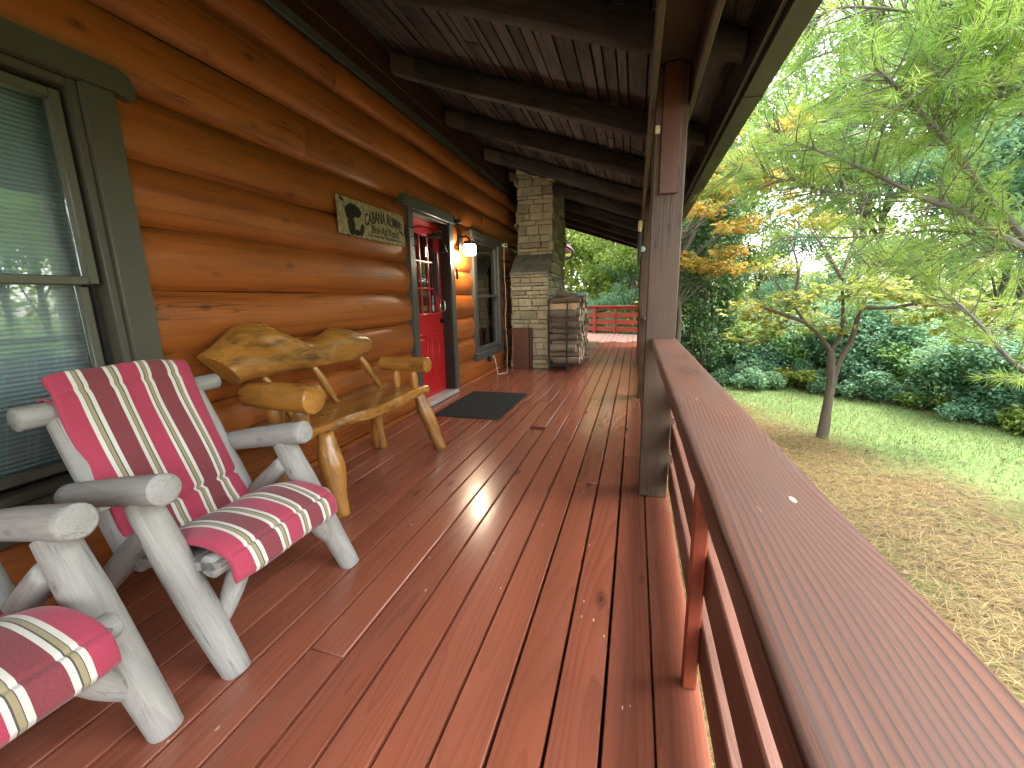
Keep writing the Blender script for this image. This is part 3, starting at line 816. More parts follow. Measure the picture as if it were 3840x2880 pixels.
# ---- porch roof
SL = .35
def roof_z(x): return 3.43 - SL * (x + 2.25)
def build_roof():
    roof = empty('porch_roof', (0, 0, 0), None, None); roof.parent = cabin; roof.location = Vector(CO) * -1
    b = MB(); x = -2.40
    nrm = unit(vec(SL, 0, 1)); L = math.sqrt(1 + SL * SL)
    while x < .50:
        wd = random.choice([.07, .09, .11, .13]); x1 = min(x + wd, .52)
        ys = [-4.2]; 
        while ys[-1] < 12.1: ys.append(ys[-1] + random.uniform(1.8, 3.9))
        ys[-1] = 12.1
        for ya, yb in zip(ys[:-1], ys[1:]):
            dz = random.uniform(0, .016)
            def xf(p, dz=dz): return vec(p[0], p[1], roof_z(p[0]) + .004 + p[2] + dz)
            b.box(x + .006, x1 - .006, ya + .002, yb - .002, 0, .022, 'y', .002, xf=xf)
        x = x1
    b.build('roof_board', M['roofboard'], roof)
    t = MB(); t.prism([(-2.6, roof_z(-2.6) + .05), (.53, roof_z(.53) + .05), (.53, roof_z(.53) + .09), (-2.6, roof_z(-2.6) + .09)], -4.3, 12.14)
    t.prism([(-4.7, roof_z(-2.6) + .05), (-2.6, roof_z(-2.6) + .05), (-2.6, roof_z(-2.6) + .09), (-4.7, roof_z(-2.6) + .09)], -4.3, 13.3)
    t.build('roof_covering', M['jamb'], roof, smooth=False)
    for k, y in enumerate((-2.4, -1.15, .10, 1.35, 2.60, 3.86, 5.05, 6.37, 7.62, 8.87, 10.12, 11.37)):
        r = MB()
        x0 = -2.235 + random.uniform(-.03, .03)
        if 7.0 < y < 8.8: x0 = -2.22
        h = .19 + random.uniform(-.012, .012)
        n = 22; V = []; G = []; F = []; seg = 16; ph = [random.uniform(0, 6) for _ in range(5)]
        for i in range(n + 1):
            f = i / n; x = x0 + (.47 - x0) * f
            hh = h * (1 if x < .1 else .75); ww = .062
            zc = roof_z(x) - hh / 2 - .002
            e = .93 if i in (0, n) else 1
            for s in range(seg):
                th = 2 * PI * s / seg
                cu, su = math.cos(th), math.sin(th)
                q = (abs(cu) ** 4 + abs(su) ** 4) ** -.25
                wv = 1 + .05 * math.sin(3 * th + ph[0] + x * 3) + .04 * math.sin(x * 6 + ph[1])
                yy = ww * q * cu * wv * e; zz = hh / 2 * q * su * e * (1 + (.05 * math.sin(x * 4 + ph[2]) if su < 0 else 0))
                V.append((x, y + yy, zc + zz)); G.append((yy, zz, x + k * 7))
        for i in range(n):
            for s in range(seg):
                s2 = (s + 1) % seg; F.append((i * seg + s, (i + 1) * seg + s, (i + 1) * seg + s2, i * seg + s2))
        nb = len(F)
        F.append(tuple(range(seg))); F.append(tuple(n * seg + s for s in range(seg))[::-1])
        r.add(V, F, G, None, [1 if (f // seg) < 2 else 0 for f in range(nb)] + [1, 1])
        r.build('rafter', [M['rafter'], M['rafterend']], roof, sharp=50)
    e = MB()
    e.prism([(-2.25, roof_z(-2.25) - .22), (.50, roof_z(.5) - .20), (.50, roof_z(.5)), (-2.25, roof_z(-2.25))], 12.06, 12.10)
    e.build('end_board', M['upper'], roof)
    f = MB(); f.box(.478, .502, -4.2, 12.1, 2.26, 2.47, 'y', .003); f.build('fascia', M['gutter'], roof)
    g = MB()
    pr = [(.503, 2.40), (.505, 2.225), (.600, 2.220), (.612, 2.255), (.625, 2.30), (.628, 2.385), (.617, 2.392), (.614, 2.38), (.614, 2.31), (.602, 2.27), (.592, 2.232), (.513, 2.235), (.511, 2.40)]
    ys = [-4.2, -.6, 2.75, 5.4, 8.6, 12.1]
    for ya, yb in zip(ys[:-1], ys[1:]): g.prism(pr, ya + .0015, yb - .0015)
    for y in ys[1:-1]:
        g.prism([(a * 1.0 + (.003 if a > .55 else 0), z - (.003 if z < 2.3 else 0)) for a, z in pr], y - .03, y + .03)
    g.build('gutter', M['gutter'], roof, sharp=30)
    # built-up plank beam: two planks either side of the posts and a soffit between them
    bm = MB()
    bm.box(.035, .0585, -4.2, 12.05, 2.148, 2.40, 'y', .003); bm.box(.2215, .245, -4.2, 12.05, 2.140, 2.37, 'y', .003); bm.box(.0587, .2213, -4.2, 12.05, 2.34, 2.365, 'y', .003)
    bm.build('porch_beam', M['beam'], roof)
    # rear eave seen past the chimney with its gutter elbow and downspout
    w = MB()
    w.box(-2.9, -1.93, 13.0, 13.02, 2.52, 2.78, bev=.003); w.build('rear_fascia', M['soffit'], roof)
    w = MB(); w.prism([(-2.9, 3.06), (-2.04, 2.80), (-2.02, 2.86), (-2.9, 3.14)], 12.8, 13.6); w.box(-2.22, -2.03, 12.86, 12.99, 2.74, 2.86, bev=.01); w.build('rear_eave', M['gutter'], roof)
    w = MB(); w.tube([(-2.08, 12.92, 2.74), (-1.90, 12.92, 2.62), (-1.855, 12.92, 2.55), (-1.86, 12.92, 2.46), (-1.95, 12.92, 2.38), (-2.22, 12.92, 2.28), (-2.26, 12.92, 2.2), (-2.26, 12.92, -.5)], [.04, .04], 10, 60)
    w.build('downspout', M['gutter'], roof)
build_roof()

# ------------------------------------------------------------------ posts and railings
def post(y, label, board=False):
    b = MB(); b.box(.0595, .2205, y, y + .145, .001, 2.33, 'z', .006, pith=(.05, -.02), tilt=.01)
    p = b.build('porch_post', M['post'], None, (.14, y + .07, 0))
    tag(p, label, 'post', 'posts along the porch edge')
    if board:
        r = MB(); r.box(.095, .188, y - .022, y - .0005, 1.725, 2.335, 'z', .003)
        o = r.build('splice_board', M['brownboard'], p, (.14, y + .07, 0)); o['label'] = 'red brown board nailed to the top of the post'
        c = MB(); c.box(.062, .088, y - .012, y - .0005, 2.02, 2.06, bev=.004); c.build('yellow_tag', M['cream'], p, (.14, y + .07, 0))
    return p
post(2.488, 'nearest square porch post with a red brown board nailed at its top', True)
post(5.13, 'second porch post from the camera, mostly hidden behind the nearest post')
post(7.76, 'third porch post from the camera, a dark sliver beside the deck boards')
post(10.4, 'fourth porch post from the camera, far down the deck')
post(-.65, 'porch post behind the camera at the near end of the railing')

def railing(y0, y1, label, bal):
    root = empty('deck_railing', (.2, (y0 + y1) / 2, 0), label, 'railing', 'railing sections along the porch edge')
    O = (.2, (y0 + y1) / 2, 0)
    b = MB()
    n = 2
    # finely divided plank whose grain bends round its knots
    n = int((y1 - y0) / .015); loop = []
    xa, xb, za, zb, bv = .092, .2245, .925, .968, .006
    loop += [(xa + bv, zb), *[(xa + bv + (xb - xa - 2 * bv) * k / 14, zb) for k in range(1, 14)], (xb - bv, zb), (xb - .002, zb - .002), (xb, zb - bv), (xb, za + bv), (xb - bv, za), (xa + bv, za), (xa, za + bv), (xa, zb - bv), (xa + .002, zb - .002)]
    kr = random.Random(int(y0 * 10) + 9)
    kn = [(y0 + (y1 - y0) * .625, .135, .13, .045, .12), (y0 + (y1 - y0) * .79, .150, .09, .05, .15), (y0 + (y1 - y0) * .36, .215, .05, .05, .22), (kr.uniform(y0, y1), .2, .02, .05, .1)]
    V = []; G = []; F = []; L = len(loop)
    for q in range(n + 1):
        y = y0 + (y1 - y0) * q / n
        for (x, z) in loop:
            V.append((x + .0005 * math.sin(y * 31 + z * 50) * (x < .1), y, z))
            gx = x - .02 + .02 * math.sin(y * 1.1); gz = z - .835 + .010 * math.sin(y * 2.3 + 1) - .02 * (y - y0)
            for (ky, kx, am, sx, sy) in kn: gz += am * math.exp(-((x - kx) / sx) ** 2 - ((y - ky) / sy) ** 2)
            G.append((gx, gz, y + y0 * 3))
    for q in range(n):
        for k in range(L):
            k2 = (k + 1) % L; F.append((q * L + k, (q + 1) * L + k, (q + 1) * L + k2, q * L + k2))
    F.append(tuple(range(L))); F.append(tuple(n * L + k for k in range(L))[::-1])
    side = [1 if k in (L - 3, L - 4) else 0 for k in range(L)] * n + [1, 1]
    b.add(V, F, G, .5, side)
    b.build('top_rail', [M['rail'], M['slat']], root, O)
    for (z0, z1) in ((.09, .234), (.325, .470), (.560, .705)):
        s = MB(); s.box(.2245, .262, y0 + .0, y1, z0, z1, 'y', .006); s.build('slat', M['slat'], root, O)
    for y in bal:
        s = MB(); s.box(.183, .2235, y - .02, y + .02, .001, .924, 'z', .004); s.build('baluster', M['redwood'], root, O)
    return root
railing(-.5, 2.4865, 'nearest railing section with a wide weathered red top rail in the foreground', (1.2, .2))
railing(2.6345, 5.1285, 'second railing section between the nearest post and the post behind it', (3.9,))
railing(5.2765, 7.7585, 'third railing section between the second and third porch posts', (6.5,))
railing(7.9065, 10.3985, 'fourth railing section between the third and fourth porch posts', (9.1,))
# thin continuation of the handrail on the outside of the near post
def far_railing():
    A = vec(-3.2, far_y(-3.2) - .02, 0); B = vec(.262, far_y(.262) - .02, 0); d = unit(B - A); L = np.linalg.norm(B - A)
    root = empty('deck_railing', tuple(A), 'bright red railing closing the far end of the deck', 'railing', 'railing sections along the porch edge')
    root.rotation_euler = (0, 0, math.atan2(d[1], d[0]))
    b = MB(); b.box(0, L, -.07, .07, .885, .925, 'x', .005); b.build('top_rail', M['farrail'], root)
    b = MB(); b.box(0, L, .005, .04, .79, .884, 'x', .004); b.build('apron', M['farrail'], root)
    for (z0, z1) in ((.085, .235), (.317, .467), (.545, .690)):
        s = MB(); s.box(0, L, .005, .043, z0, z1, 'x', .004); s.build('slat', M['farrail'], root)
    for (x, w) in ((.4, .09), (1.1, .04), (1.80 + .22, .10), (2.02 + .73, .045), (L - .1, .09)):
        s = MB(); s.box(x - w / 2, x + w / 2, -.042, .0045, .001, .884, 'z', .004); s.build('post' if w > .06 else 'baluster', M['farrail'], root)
far_railing()

# ------------------------------------------------------------------ log chairs and their cushions
CY = 1.16
CH0 = (-1.62, CY, 0)
def build_chair():
    root = empty('log_chair', CH0, 'weathered grey log armchair nearer the bench, fully in view', 'chair', 'weathered log armchairs')
    def part(name, fn):
        b = MB(); fn(b); return b.build(name, M['chairlog'], root, CH0, sharp=45)
    for s, y in ((-1, .865), (1, 1.455)):
        part('leg', lambda b: b.log([(-1.235, y, -.012), (-1.40, y, .30), (-1.535, y, .578)], [.042, .050, .053, .047], 20, 16, wob=.028, bev=.006))
        part('armrest', lambda b: b.log([(-1.405, y + .0, .632), (-1.62, y, .598), (-1.90, y, .548)], [.051, .049, .044], 20, 14, wob=.025, bev=.008))
        yi = y - s * .03
        part('rear_leg', lambda b: b.log([(-1.515, yi, .49), (-1.72, yi, .315), (-2.085, yi, .0)], [.036, .043, .043], 16, 14, wob=.03, bev=.006))
        yu = y - s * .055
        part('back_post', lambda b: b.log([(-1.72, yu, .27), (-1.965, yu, .815)], [.042, .040], 16, 12, bev=.014))
        part('brace', lambda b: b.log([(-1.318, y - s * .03, .13), (-1.305, y - s * .16, .355)], [.02, .034, .036, .028], 14, 9, bev=.005))
    part('back_rail', lambda b: b.log([(-1.985, .815, .835), (-1.985, 1.535, .832)], [.040, .037], 18, 12, bev=.008))
    part('back_rail', lambda b: b.log([(-1.80, .90, .40), (-1.80, 1.42, .40)], [.03, .03], 14, 8))
    part('seat_rail', lambda b: b.log([(-1.318, .885, .352), (-1.318, 1.44, .352)], [.040, .038], 18, 10, bev=.008))
    part('seat_rail', lambda b: b.log([(-1.70, .90, .285), (-1.70, 1.42, .285)], [.034, .034], 14, 8))
    for (xa, z, dz) in ((-1.335, .372, -.006), (-1.47, .360, -.02), (-1.62, .335, -.022)):
        def slat(b):
            prof = [(-.085, 0), (.085, -.004), (.072, -.022), (.03, -.034), (-.03, -.032), (-.072, -.02)]
            b.prism([(xa + p[0], z + p[1] + (p[0]) * .17) for p in prof], .885, 1.40)
        part('seat_slat', slat)
    return root

def build_cushion():
    prof = [(-1.992, .957), (-1.972, .973), (-1.948, .960), (-1.920, .912), (-1.885, .80), (-1.835, .67), (-1.772, .53), (-1.737, .450), (-1.715, .395), (-1.685, .358), (-1.60, .385), (-1.50, .425), (-1.40, .446), (-1.30, .438), (-1.235, .408), (-1.212, .375), (-1.20, .305)]
    creases = [3, 7, 9, 14]
    n = 190
    P = catmull([(x, 0, z) for x, z in prof], n)
    T = np.gradient(P, axis=0); T /= np.linalg.norm(T, axis=1)[:, None]
    Nn = np.stack([-T[:, 2], np.zeros(n), T[:, 0]], 1)           # left normal
    Nn *= np.where((Nn[:, 0] + Nn[:, 2]) > 0, 1, -1)[:, None]
    for i in range(1, n):
        if Nn[i].dot(Nn[i - 1]) < 0: Nn[i] *= -1
    idx = np.linspace(0, len(prof) - 1, n)
    b = MB(); V = []; st = []; G = []
    hw = .2415; seg = 60
    ph = [random.uniform(0, 6) for _ in range(4)]
    for i in range(n):
        h = .027 + .004 * math.sin(idx[i] * 1.3)
        for c in creases: h -= (.019 if c in (7, 9) else .007) * math.exp(-((idx[i] - c) / .15) ** 2)
        e = min(i, n - 1 - i)
        h *= min(1, .45 + .2 * e)
        yc = 1.145 + .0 * idx[i]
        w = hw * (1 + .008 * math.sin(idx[i] * 2.1 + ph[0]))
        for k in range(seg):
            th = 2 * PI * k / seg
            cu, su = math.cos(th), math.sin(th)
            ex = .30
            v = w * math.copysign(abs(cu) ** .55, cu); t = h * math.copysign(abs(su) ** ex, su) * (1 - .35 * (abs(v) / w) ** 4)
            puff = .004 * math.sin(v * 22 + idx[i] * 1.1 + ph[1]) + .003 * math.sin(v * 9 - idx[i] * 2 + ph[2])
            p = P[i] + Nn[i] * (t - .027 + (puff if su > 0 else 0)) + vec(0, yc + v, 0)
            V.append(p); st.append(v + hw); G.append(p)
    F = []
    for i in range(n - 1):
        for k in range(seg):
            k2 = (k + 1) % seg; F.append((i * seg + k, i * seg + k2, (i + 1) * seg + k2, (i + 1) * seg + k))
    F.append(tuple(range(seg))); F.append(tuple((n - 1) * seg + k for k in range(seg))[::-1])
    st = [min(max(s, .001), .482) for s in st]
    b.add(V, F, G, .5, 0, st)
    o = b.build('chair_cushion', M['fabric'], None, CH0, sharp=80)
    tag(o, 'crimson and maroon striped chair cushion on the armchair nearer the bench', 'cushion', 'striped cushions on the log armchairs')
    tg = MB(); tg.box(-1.80, -1.765, .872, .905, .50, .545, bev=.002); tg.build('care_label', M['white'], o, CH0)
    for (xx, zz) in ((-1.975, .86),):
        tt = MB(); tt.tube([(-1.945, .915, .87), (-2.0, .90, .885), (-2.03, .90, .835), (-1.98, .90, .79), (-1.945, .905, .81)], [.004, .004], 6, 20); tt.build('tie', M['fabric'], o, CH0)
    return o
chair = build_chair(); cush = build_cushion()
dup(chair, dloc=(-.02, -.80, 0), label='weathered grey log armchair at the photo\'s left edge, mostly cut off')
dup(cush, dloc=(-.02, -.80, 0), label='crimson and maroon striped chair cushion cut off by the photo\'s left edge')

# ------------------------------------------------------------------ rustic bench
def build_bench():
    O = (-1.85, 2.4, 0)
    root = empty('log_bench', O, 'varnished golden log bench with a slab back, against the log wall', 'bench')
    def part(name, fn, sharp=45):
        b = MB(); fn(b); return b.build(name, M['bench'], root, O, sharp=sharp)
    def seat(b):
        n = 44; V = []; G = []; F = []; loop = 14
        for i in range(n + 1):
            f = i / n; y = 1.80 + (3.045 - 1.80) * f
            xf = -1.700 + .075 * f + .014 * math.sin(y * 6) + .008 * math.sin(y * 17)
            xb = -2.13
            zt = .512 + .002 * math.sin(y * 7); th = .078 + .008 * math.sin(y * 5 + 1)
            pts = [(xb, zt - .004), (xb + .006, zt), (-2.0, zt), (-1.9, zt), (-1.8, zt), (xf - .03, zt), (xf - .006, zt - .001), (xf + .002 + .003 * math.sin(y * 11), zt - .008), (xf + .006 + .006 * math.sin(y * 13) + .003 * math.sin(y * 41), zt - .036), (xf - .002 + .004 * math.sin(y * 29), zt - th + .010), (xf - .018, zt - th), (-1.9, zt - th), (xb + .006, zt - th), (xb, zt - th + .004)]
            e = .006 if i in (0, n) else 0
            for (x, z) in pts:
                V.append((x, y, z)); G.append((x + 1.9, z - .40, y))
        for i in range(n):
            for k in range(loop):
                k2 = (k + 1) % loop; F.append((i * loop + k, (i + 1) * loop + k, (i + 1) * loop + k2, i * loop + k2))
        F.append(tuple(range(loop))); F.append(tuple(n * loop + k for k in range(loop))[::-1])
        b.add(V, F, G, .4)
    part('seat', seat, 35)
    def back(b):
        n = 60; loop = 24; V = []; G = []; F = []
        tk = [(0, .945), (.12, 1.0), (.24, 1.065), (.31, 1.095), (.39, 1.10), (.43, 1.06), (.47, .995), (.52, .962), (.63, .965), (.72, .99), (.82, 1.022), (.90, 1.015), (.96, .985), (1, .93)]
        tu = [a for a, _ in tk]; tz = [c for _, c in tk]
        for i in range(n + 1):
            f = i / n
            zt = np.interp(f, tu, tz); zb = .762 + .010 * math.sin(f * 5) + .012 * (1 - f) + (.03 * max(0, f - .9) * 10 * .5)
            for k in range(loop):
                th = 2 * PI * k / loop
                cu, su = math.cos(th), math.sin(th)
                z = (zt + zb) / 2 + (zt - zb) / 2 * math.copysign(abs(su) ** .8, su)
                wz = (z - zb) / max(zt - zb, .01)
                yl = 1.72 - (z - .765) * .82; yr = 2.80 + .16 * math.sin(PI * min(max((z - .76) / .26, 0), 1))
                y = yl + (yr - yl) * f
                thick = .082 + .035 * (1 - f) ** 2 + .02 * math.sin(f * 4.0 + .5) - .02 * math.exp(-((f - .54) / .07) ** 2)
                x = -2.105 - (z - .78) * .22 + (thick if cu > 0 else .02) * math.copysign(abs(cu) ** .75, cu)
                x += .010 * math.sin(f * 19 + z * 12) * (cu > .2) + .008 * math.sin(z * 30 + f * 7) * (cu > .2)
                V.append((x, y, z)); G.append((x + 2.12, z - .9, y))
        for i in range(n):
            for k in range(loop):
                k2 = (k + 1) % loop; F.append((i * loop + k, i * loop + k2, (i + 1) * loop + k2, (i + 1) * loop + k))
        F.append(tuple(range(loop))); F.append(tuple(n * loop + k for k in range(loop))[::-1])
        b.add(V, F, G, .45)
    part('backrest', back, 40)
    for (a, c, ra) in (((-1.66, 2.93, .46), (-1.505, 2.968, -.006), [.048, .056, .050, .046]), ((-1.68, 1.885, .47), (-1.575, 1.832, -.006), [.042, .058, .070, .066, .056, .050]), ((-2.02, 2.84, .46), (-2.03, 2.90, -.006), [.045, .052, .05]), ((-2.03, 1.92, .46), (-2.05, 1.87, -.006), [.045, .055, .05])):
        part('leg', lambda b: b.log([a, c], ra, 20, 18, wob=.14, bev=.006))
    for (p, q, r0, r1) in (((-1.545, 2.915, .708), (-1.985, 2.935, .708), .060, .056), ((-1.605, 1.758, .702), (-2.09, 1.785, .702), .078, .070)):
        arm = part('armrest', lambda b: b.log([p, q], [r0, r0, r1], 24, 12, wob=.04, bev=.008))
        for t in (.30, .66):
            y = p[1] + (.04 if p[1] < 2 else .0); x = p[0] + (q[0] - p[0]) * t
            b = MB(); b.log([(x, y, .505), (x, y, .66)], [.026, .032, .026] if p[1] > 2 else [.034, .045, .036], 14, 7, wob=.1); ob = b.build('arm_post', M['bench'], root, O)
    for (a, c) in (((-2.01, 2.405, .505), (-2.085, 2.30, .785)), ((-1.985, 2.915, .505), (-2.085, 2.80, .785)), ((-2.0, 1.99, .505), (-2.085, 1.90, .785))):
        part('spindle', lambda b: b.log([a, c], [.016, .026, .027, .020], 14, 9, wob=.05, bev=.003))
build_bench()

# ------------------------------------------------------------------ small things on the porch
def small():
    # door mat
    b = MB(); b.box(-2.03, -1.285, 3.85, 5.05, .002, .012, bev=.005)
    o = b.build('door_mat', M['mat'], None, (-1.66, 4.45, 0)); tag(o, 'black ribbed doormat lying in front of the red door', 'doormat')
    # red brown panel in front of the chimney
    b = MB(); b.box(-2.02, -1.735, 6.93, 6.975, .002, .715, 'z', .005); b.box(-1.737, -1.70, 6.975, 7.06, .002, .715, 'z', .004)
    o = b.build('wooden_box', M['brownboard'], None, (-1.87, 7.0, 0)); tag(o, 'red brown wooden box standing against the stone chimney', 'box')
    # sign
    S = empty('wooden_sign', (-2.215, 3.35, 1.865), 'weathered tan welcome sign with dark lettering hung left of the red door', 'sign')
    SO = (-2.215, 3.35, 1.865)
    b = MB(); n = 40; pts = []
    y0, y1, z0, z1 = 2.875, 3.828, 1.727, 2.008
    for i in range(n): pts.append((y0 + (y1 - y0) * i / n, z0 + .005 * math.sin(i * 1.9) + .003 * math.sin(i * 4.1)))
    for i in range(12): pts.append((y1 + .003 * math.sin(i * 2.3), z0 + (z1 - z0) * i / 12))
    for i in range(n): pts.append((y1 - (y1 - y0) * i / n, z1 + .004 * math.sin(i * 2.2) + .003 * math.sin(i * 5.1)))
    for i in range(12): pts.append((y0 + .003 * math.sin(i * 2.9), z1 - (z1 - z0) * i / 12))
    b.prism(pts, -2.222, -2.206, axis=0); b.build('board', M['tan'], S, SO, sharp=30)
    def text(body, size, cy, cz, mat, name, arch=0.0, shear=0.0, sx=1.0):
        cu = bpy.data.curves.new('t', 'FONT'); cu.body = body; cu.size = size; cu.align_x = 'CENTER'; cu.align_y = 'CENTER'; cu.extrude = .0008; cu.shear = shear; cu.resolution_u = 3; cu.offset = size * .012
        ob = bpy.data.objects.new('t', cu); COL.objects.link(ob)
        dg = bpy.context.evaluated_depsgraph_get(); me = bpy.data.meshes.new_from_object(ob.evaluated_get(dg))
        bpy.data.objects.remove(ob)
        me.name = name
        for v in me.vertices:
            x, y, z = v.co; x *= sx
            hz = cz + y * (1 + 0) - arch * x * x
            v.co = Vector((-2.2055 + z + .0006, cy + x, hz)) - Vector(SO)
        me.materials.clear(); me.materials.append(mat)
        o = bpy.data.objects.new(name, me); COL.objects.link(o); o.parent = S
    text('CABANA RUMPEL', .135, 3.505, 1.925, M['signink'], 'lettering', arch=.62, sx=.575)
    text('Bine Ati Venit!', .098, 3.505, 1.815, M['signink2'], 'lettering', shear=.2, sx=.76)
    b = MB()
    yy = 3.36
    while yy < 3.64:
        wd = random.uniform(.010, .02)
        if 3.47 < yy < 3.488 and len(b.F): b.build('small_lettering', M['signink2'], S, SO); b = MB()
        else: b.box(-2.2052, -2.2040, yy, yy + wd * .8, 1.752, 1.772, bev=.0003)
        yy += wd + .004
    b.build('small_lettering', M['signink2'], S, SO)
    for (ya, yb) in ((3.24, 3.35), (3.655, 3.77)):
        b = MB(); b.tube([(-2.2050, ya, 1.77), (-2.2050, ya + .03, 1.755), (-2.2050, (ya + yb) / 2, 1.764), (-2.2050, yb, 1.758)], [.003, .003], 6, 14); b.build('flourish', M['signink2'], S, SO)
    # plain seated figure silhouette painted on the left of the sign
    b = MB()
    def blob(cy, cz, ry, rz, x=-2.2050, rot=0.):
        pts = []
        for a in np.linspace(0, 2 * PI, 26)[:-1]:
            u, v = ry * math.cos(a) * (1 + .06 * math.sin(5 * a)), rz * math.sin(a) * (1 + .05 * math.sin(3 * a))
            pts.append((cy + u * math.cos(rot) - v * math.sin(rot), cz + u * math.sin(rot) + v * math.cos(rot)))
        b.prism(pts, -2.2062, x, axis=0)
    blob(3.075, 1.925, .085, .048, rot=-.2); blob(3.01, 1.90, .06, .06, x=-2.2046); blob(3.02, 1.80, .045, .07, x=-2.2048); blob(3.085, 1.757, .05, .024, x=-2.2044); blob(3.155, 1.785, .024, .055, rot=-.35); blob(2.92, 1.985, .03, .012, rot=-.4)
    b.build('painted_figure', M['signink'], S, SO)
    for (y, z) in ((2.893, 1.99), (2.895, 1.745), (3.81, 1.74)):
        b = MB(); b.lathe([(.005, 0), (.005, .002), (.003, .003)], (-2.206, y, z), 10, axis=0); b.build('nail', M['black'], S, SO)
    # wall lantern (lit)
    L = (-2.1, 5.285, 1.84)
    ln = empty('wall_lantern', L, 'lit square glass wall lantern between the red door and the far window', 'lamp')
    b = MB(); b.box(-2.24, -2.215, 5.22, 5.34, 1.83, 2.03, bev=.004); b.tube([(-2.22, 5.285, 1.99), (-2.15, 5.285, 2.01), (-2.105, 5.285, 1.97), (-2.10, 5.285, 1.93)], [.012, .012], 10, 16); b.build('bracket', M['darkmetal'], ln, L)
    b = MB(); b.prism([(-2.17, 1.905), (-2.03, 1.905), (-2.055, 1.945), (-2.145, 1.945)], 5.215, 5.355); b.build('cap', M['darkmetal'], ln, L)
    b = MB(); b.box(-2.162, -2.038, 5.223, 5.347, 1.775, 1.9045, bev=.012); b.build('lamp_shade', M['lamp'], ln, L)
    b = MB(); b.box(-2.172, -2.028, 5.213, 5.357, 1.762, 1.7745, bev=.003); b.build('base_plate', M['darkmetal'], ln, L)
    pl = bpy.data.lights.new('lantern_light', 'POINT'); pl.energy = 4.0; pl.color = (1.0, .80, .52); pl.shadow_soft_size = .05
    po = bpy.data.objects.new('lantern_light', pl); COL.objects.link(po); po.location = (-2.10, 5.285, 1.725)
    # doorbell
    b = MB(); b.box(-2.222, -2.195, 5.062, 5.105, 1.46, 1.60, bev=.012)
    o = b.build('doorbell', M['black'], None, (-2.21, 5.08, 1.53)); tag(o, 'slim black video doorbell on the log wall right of the door casing', 'doorbell')
    # cameras
    def secam(x, y, z, body, label, dirv):
        c = empty('security_camera', (x, y, z), label, 'camera', 'security cameras on the wall')
        b = MB(); b.lathe([(.028, 0), (.028, .012), (.012, .016), (.012, .05), (.006, .055)], (x, y, z), 16, axis=0); b.build('mount', M[body], c, (x, y, z))
        h = MB(); h.log([(x + .035, y, z), (x + .035 + dirv[0], y + dirv[1], z + dirv[2])], [.030, .033], 18, 6, wob=0, bev=.006); h.build('camera_body', M[body], c, (x, y, z))
        e = vec(x + .035 + dirv[0], y + dirv[1], z + dirv[2]); d = unit(vec(*dirv))
        k = MB(); k.log([e - d * .002, e + d * .004], [.021, .020], 16, 3, wob=0, bev=.001); k.build('lens', M['black'], c, (x, y, z))
    secam(-2.212, 5.10, 2.165, 'darkmetal', 'dark round security camera at the corner of the door head', (.035, -.05, -.008))
    secam(-2.222, 7.09, 2.10, 'white', 'small white security camera beside the far window with a hanging cord', (.04, -.055, -.006))
    # cord
    pts = [(-2.195, 7.09, 2.07), (-2.20, 7.10, 1.7), (-2.185, 7.11, 1.2), (-2.20, 7.11, .8), (-2.18, 7.10, .4), (-2.12, 6.9, .12), (-2.02, 6.53, .006), (-2.06, 6.44, .006), (-2.11, 6.34, .006), (-2.115, 6.33, .05), (-2.15, 6.33, .25), (-2.17, 6.30, .31), (-2.18, 6.25, .28)]
    b = MB(); P = catmull(pts, 120); P += np.stack([np.zeros(120), .006 * np.sin(np.arange(120) * .9), np.zeros(120)], 1) * (P[:, 2] > .1)[:, None]
    b.log(P, [.004, .004], 6, 160, wob=0, bev=.001); o = b.build('power_cord', M['white'], None, (-2.1, 6.7, 1)); tag(o, 'thin white power cord hanging from the white camera down to the deck', 'cord')
    b = MB(); b.box(-2.225, -2.165, 6.18, 6.25, .235, .315, bev=.01); o = b.build('outlet_box', M['black'], None, (-2.2, 6.21, .27)); tag(o, 'small black outdoor outlet box below the far window sill', 'outlet')
    # wind chime hanging from the left door casing
    W = (-2.08, 4.2, 1.85)
    wc = empty('wind_chime', W, 'dark wind chime with a long tube hanging in front of the door glass', 'wind chime')
    b = MB(); b.tube([(-2.222, 4.0, 1.93), (-2.15, 4.06, 1.95), (-2.08, 4.19, 1.93), (-2.075, 4.20, 1.90)], [.006, .006], 8, 20)
    b.tube([(-2.20 + .03 * math.cos(a), 3.99 + .0, 1.80 + .045 * math.sin(a)) for a in np.linspace(-1.9, 1.9, 12)], [.005, .005], 8, 24); b.build('hook', M['black'], wc, W)
    b = MB(); b.lathe([(.004, .05), (.015, .045), (.055, .03), (.075, .01), (.075, 0), (.02, -.004)], (-2.075, 4.20, 1.85), 20)
    for k in range(6):
        a = k * 1.05; b.tube([(-2.075 + .05 * math.cos(a), 4.20 + .05 * math.sin(a), 1.85), (-2.075 + .08 * math.cos(a), 4.20 + .08 * math.sin(a), 1.885), (-2.075 + .10 * math.cos(a), 4.2 + .1 * math.sin(a), 1.86)], [.005, .003], 6, 8)
    b.build('crown', M['black'], wc, W)
    for (dx, dy, l) in ((.02, .0, .46), (-.015, .02, .40)):
        b = MB(); b.tube([(-2.075 + dx, 4.20 + dy, 1.70), (-2.075 + dx, 4.20 + dy, 1.70 - l)], [.016, .016], 12, 4); b.tube([(-2.075 + dx, 4.20 + dy, 1.85), (-2.075 + dx, 4.20 + dy, 1.70)], [.002, .002], 5, 3); b.build('tube', M['black'], wc, W)
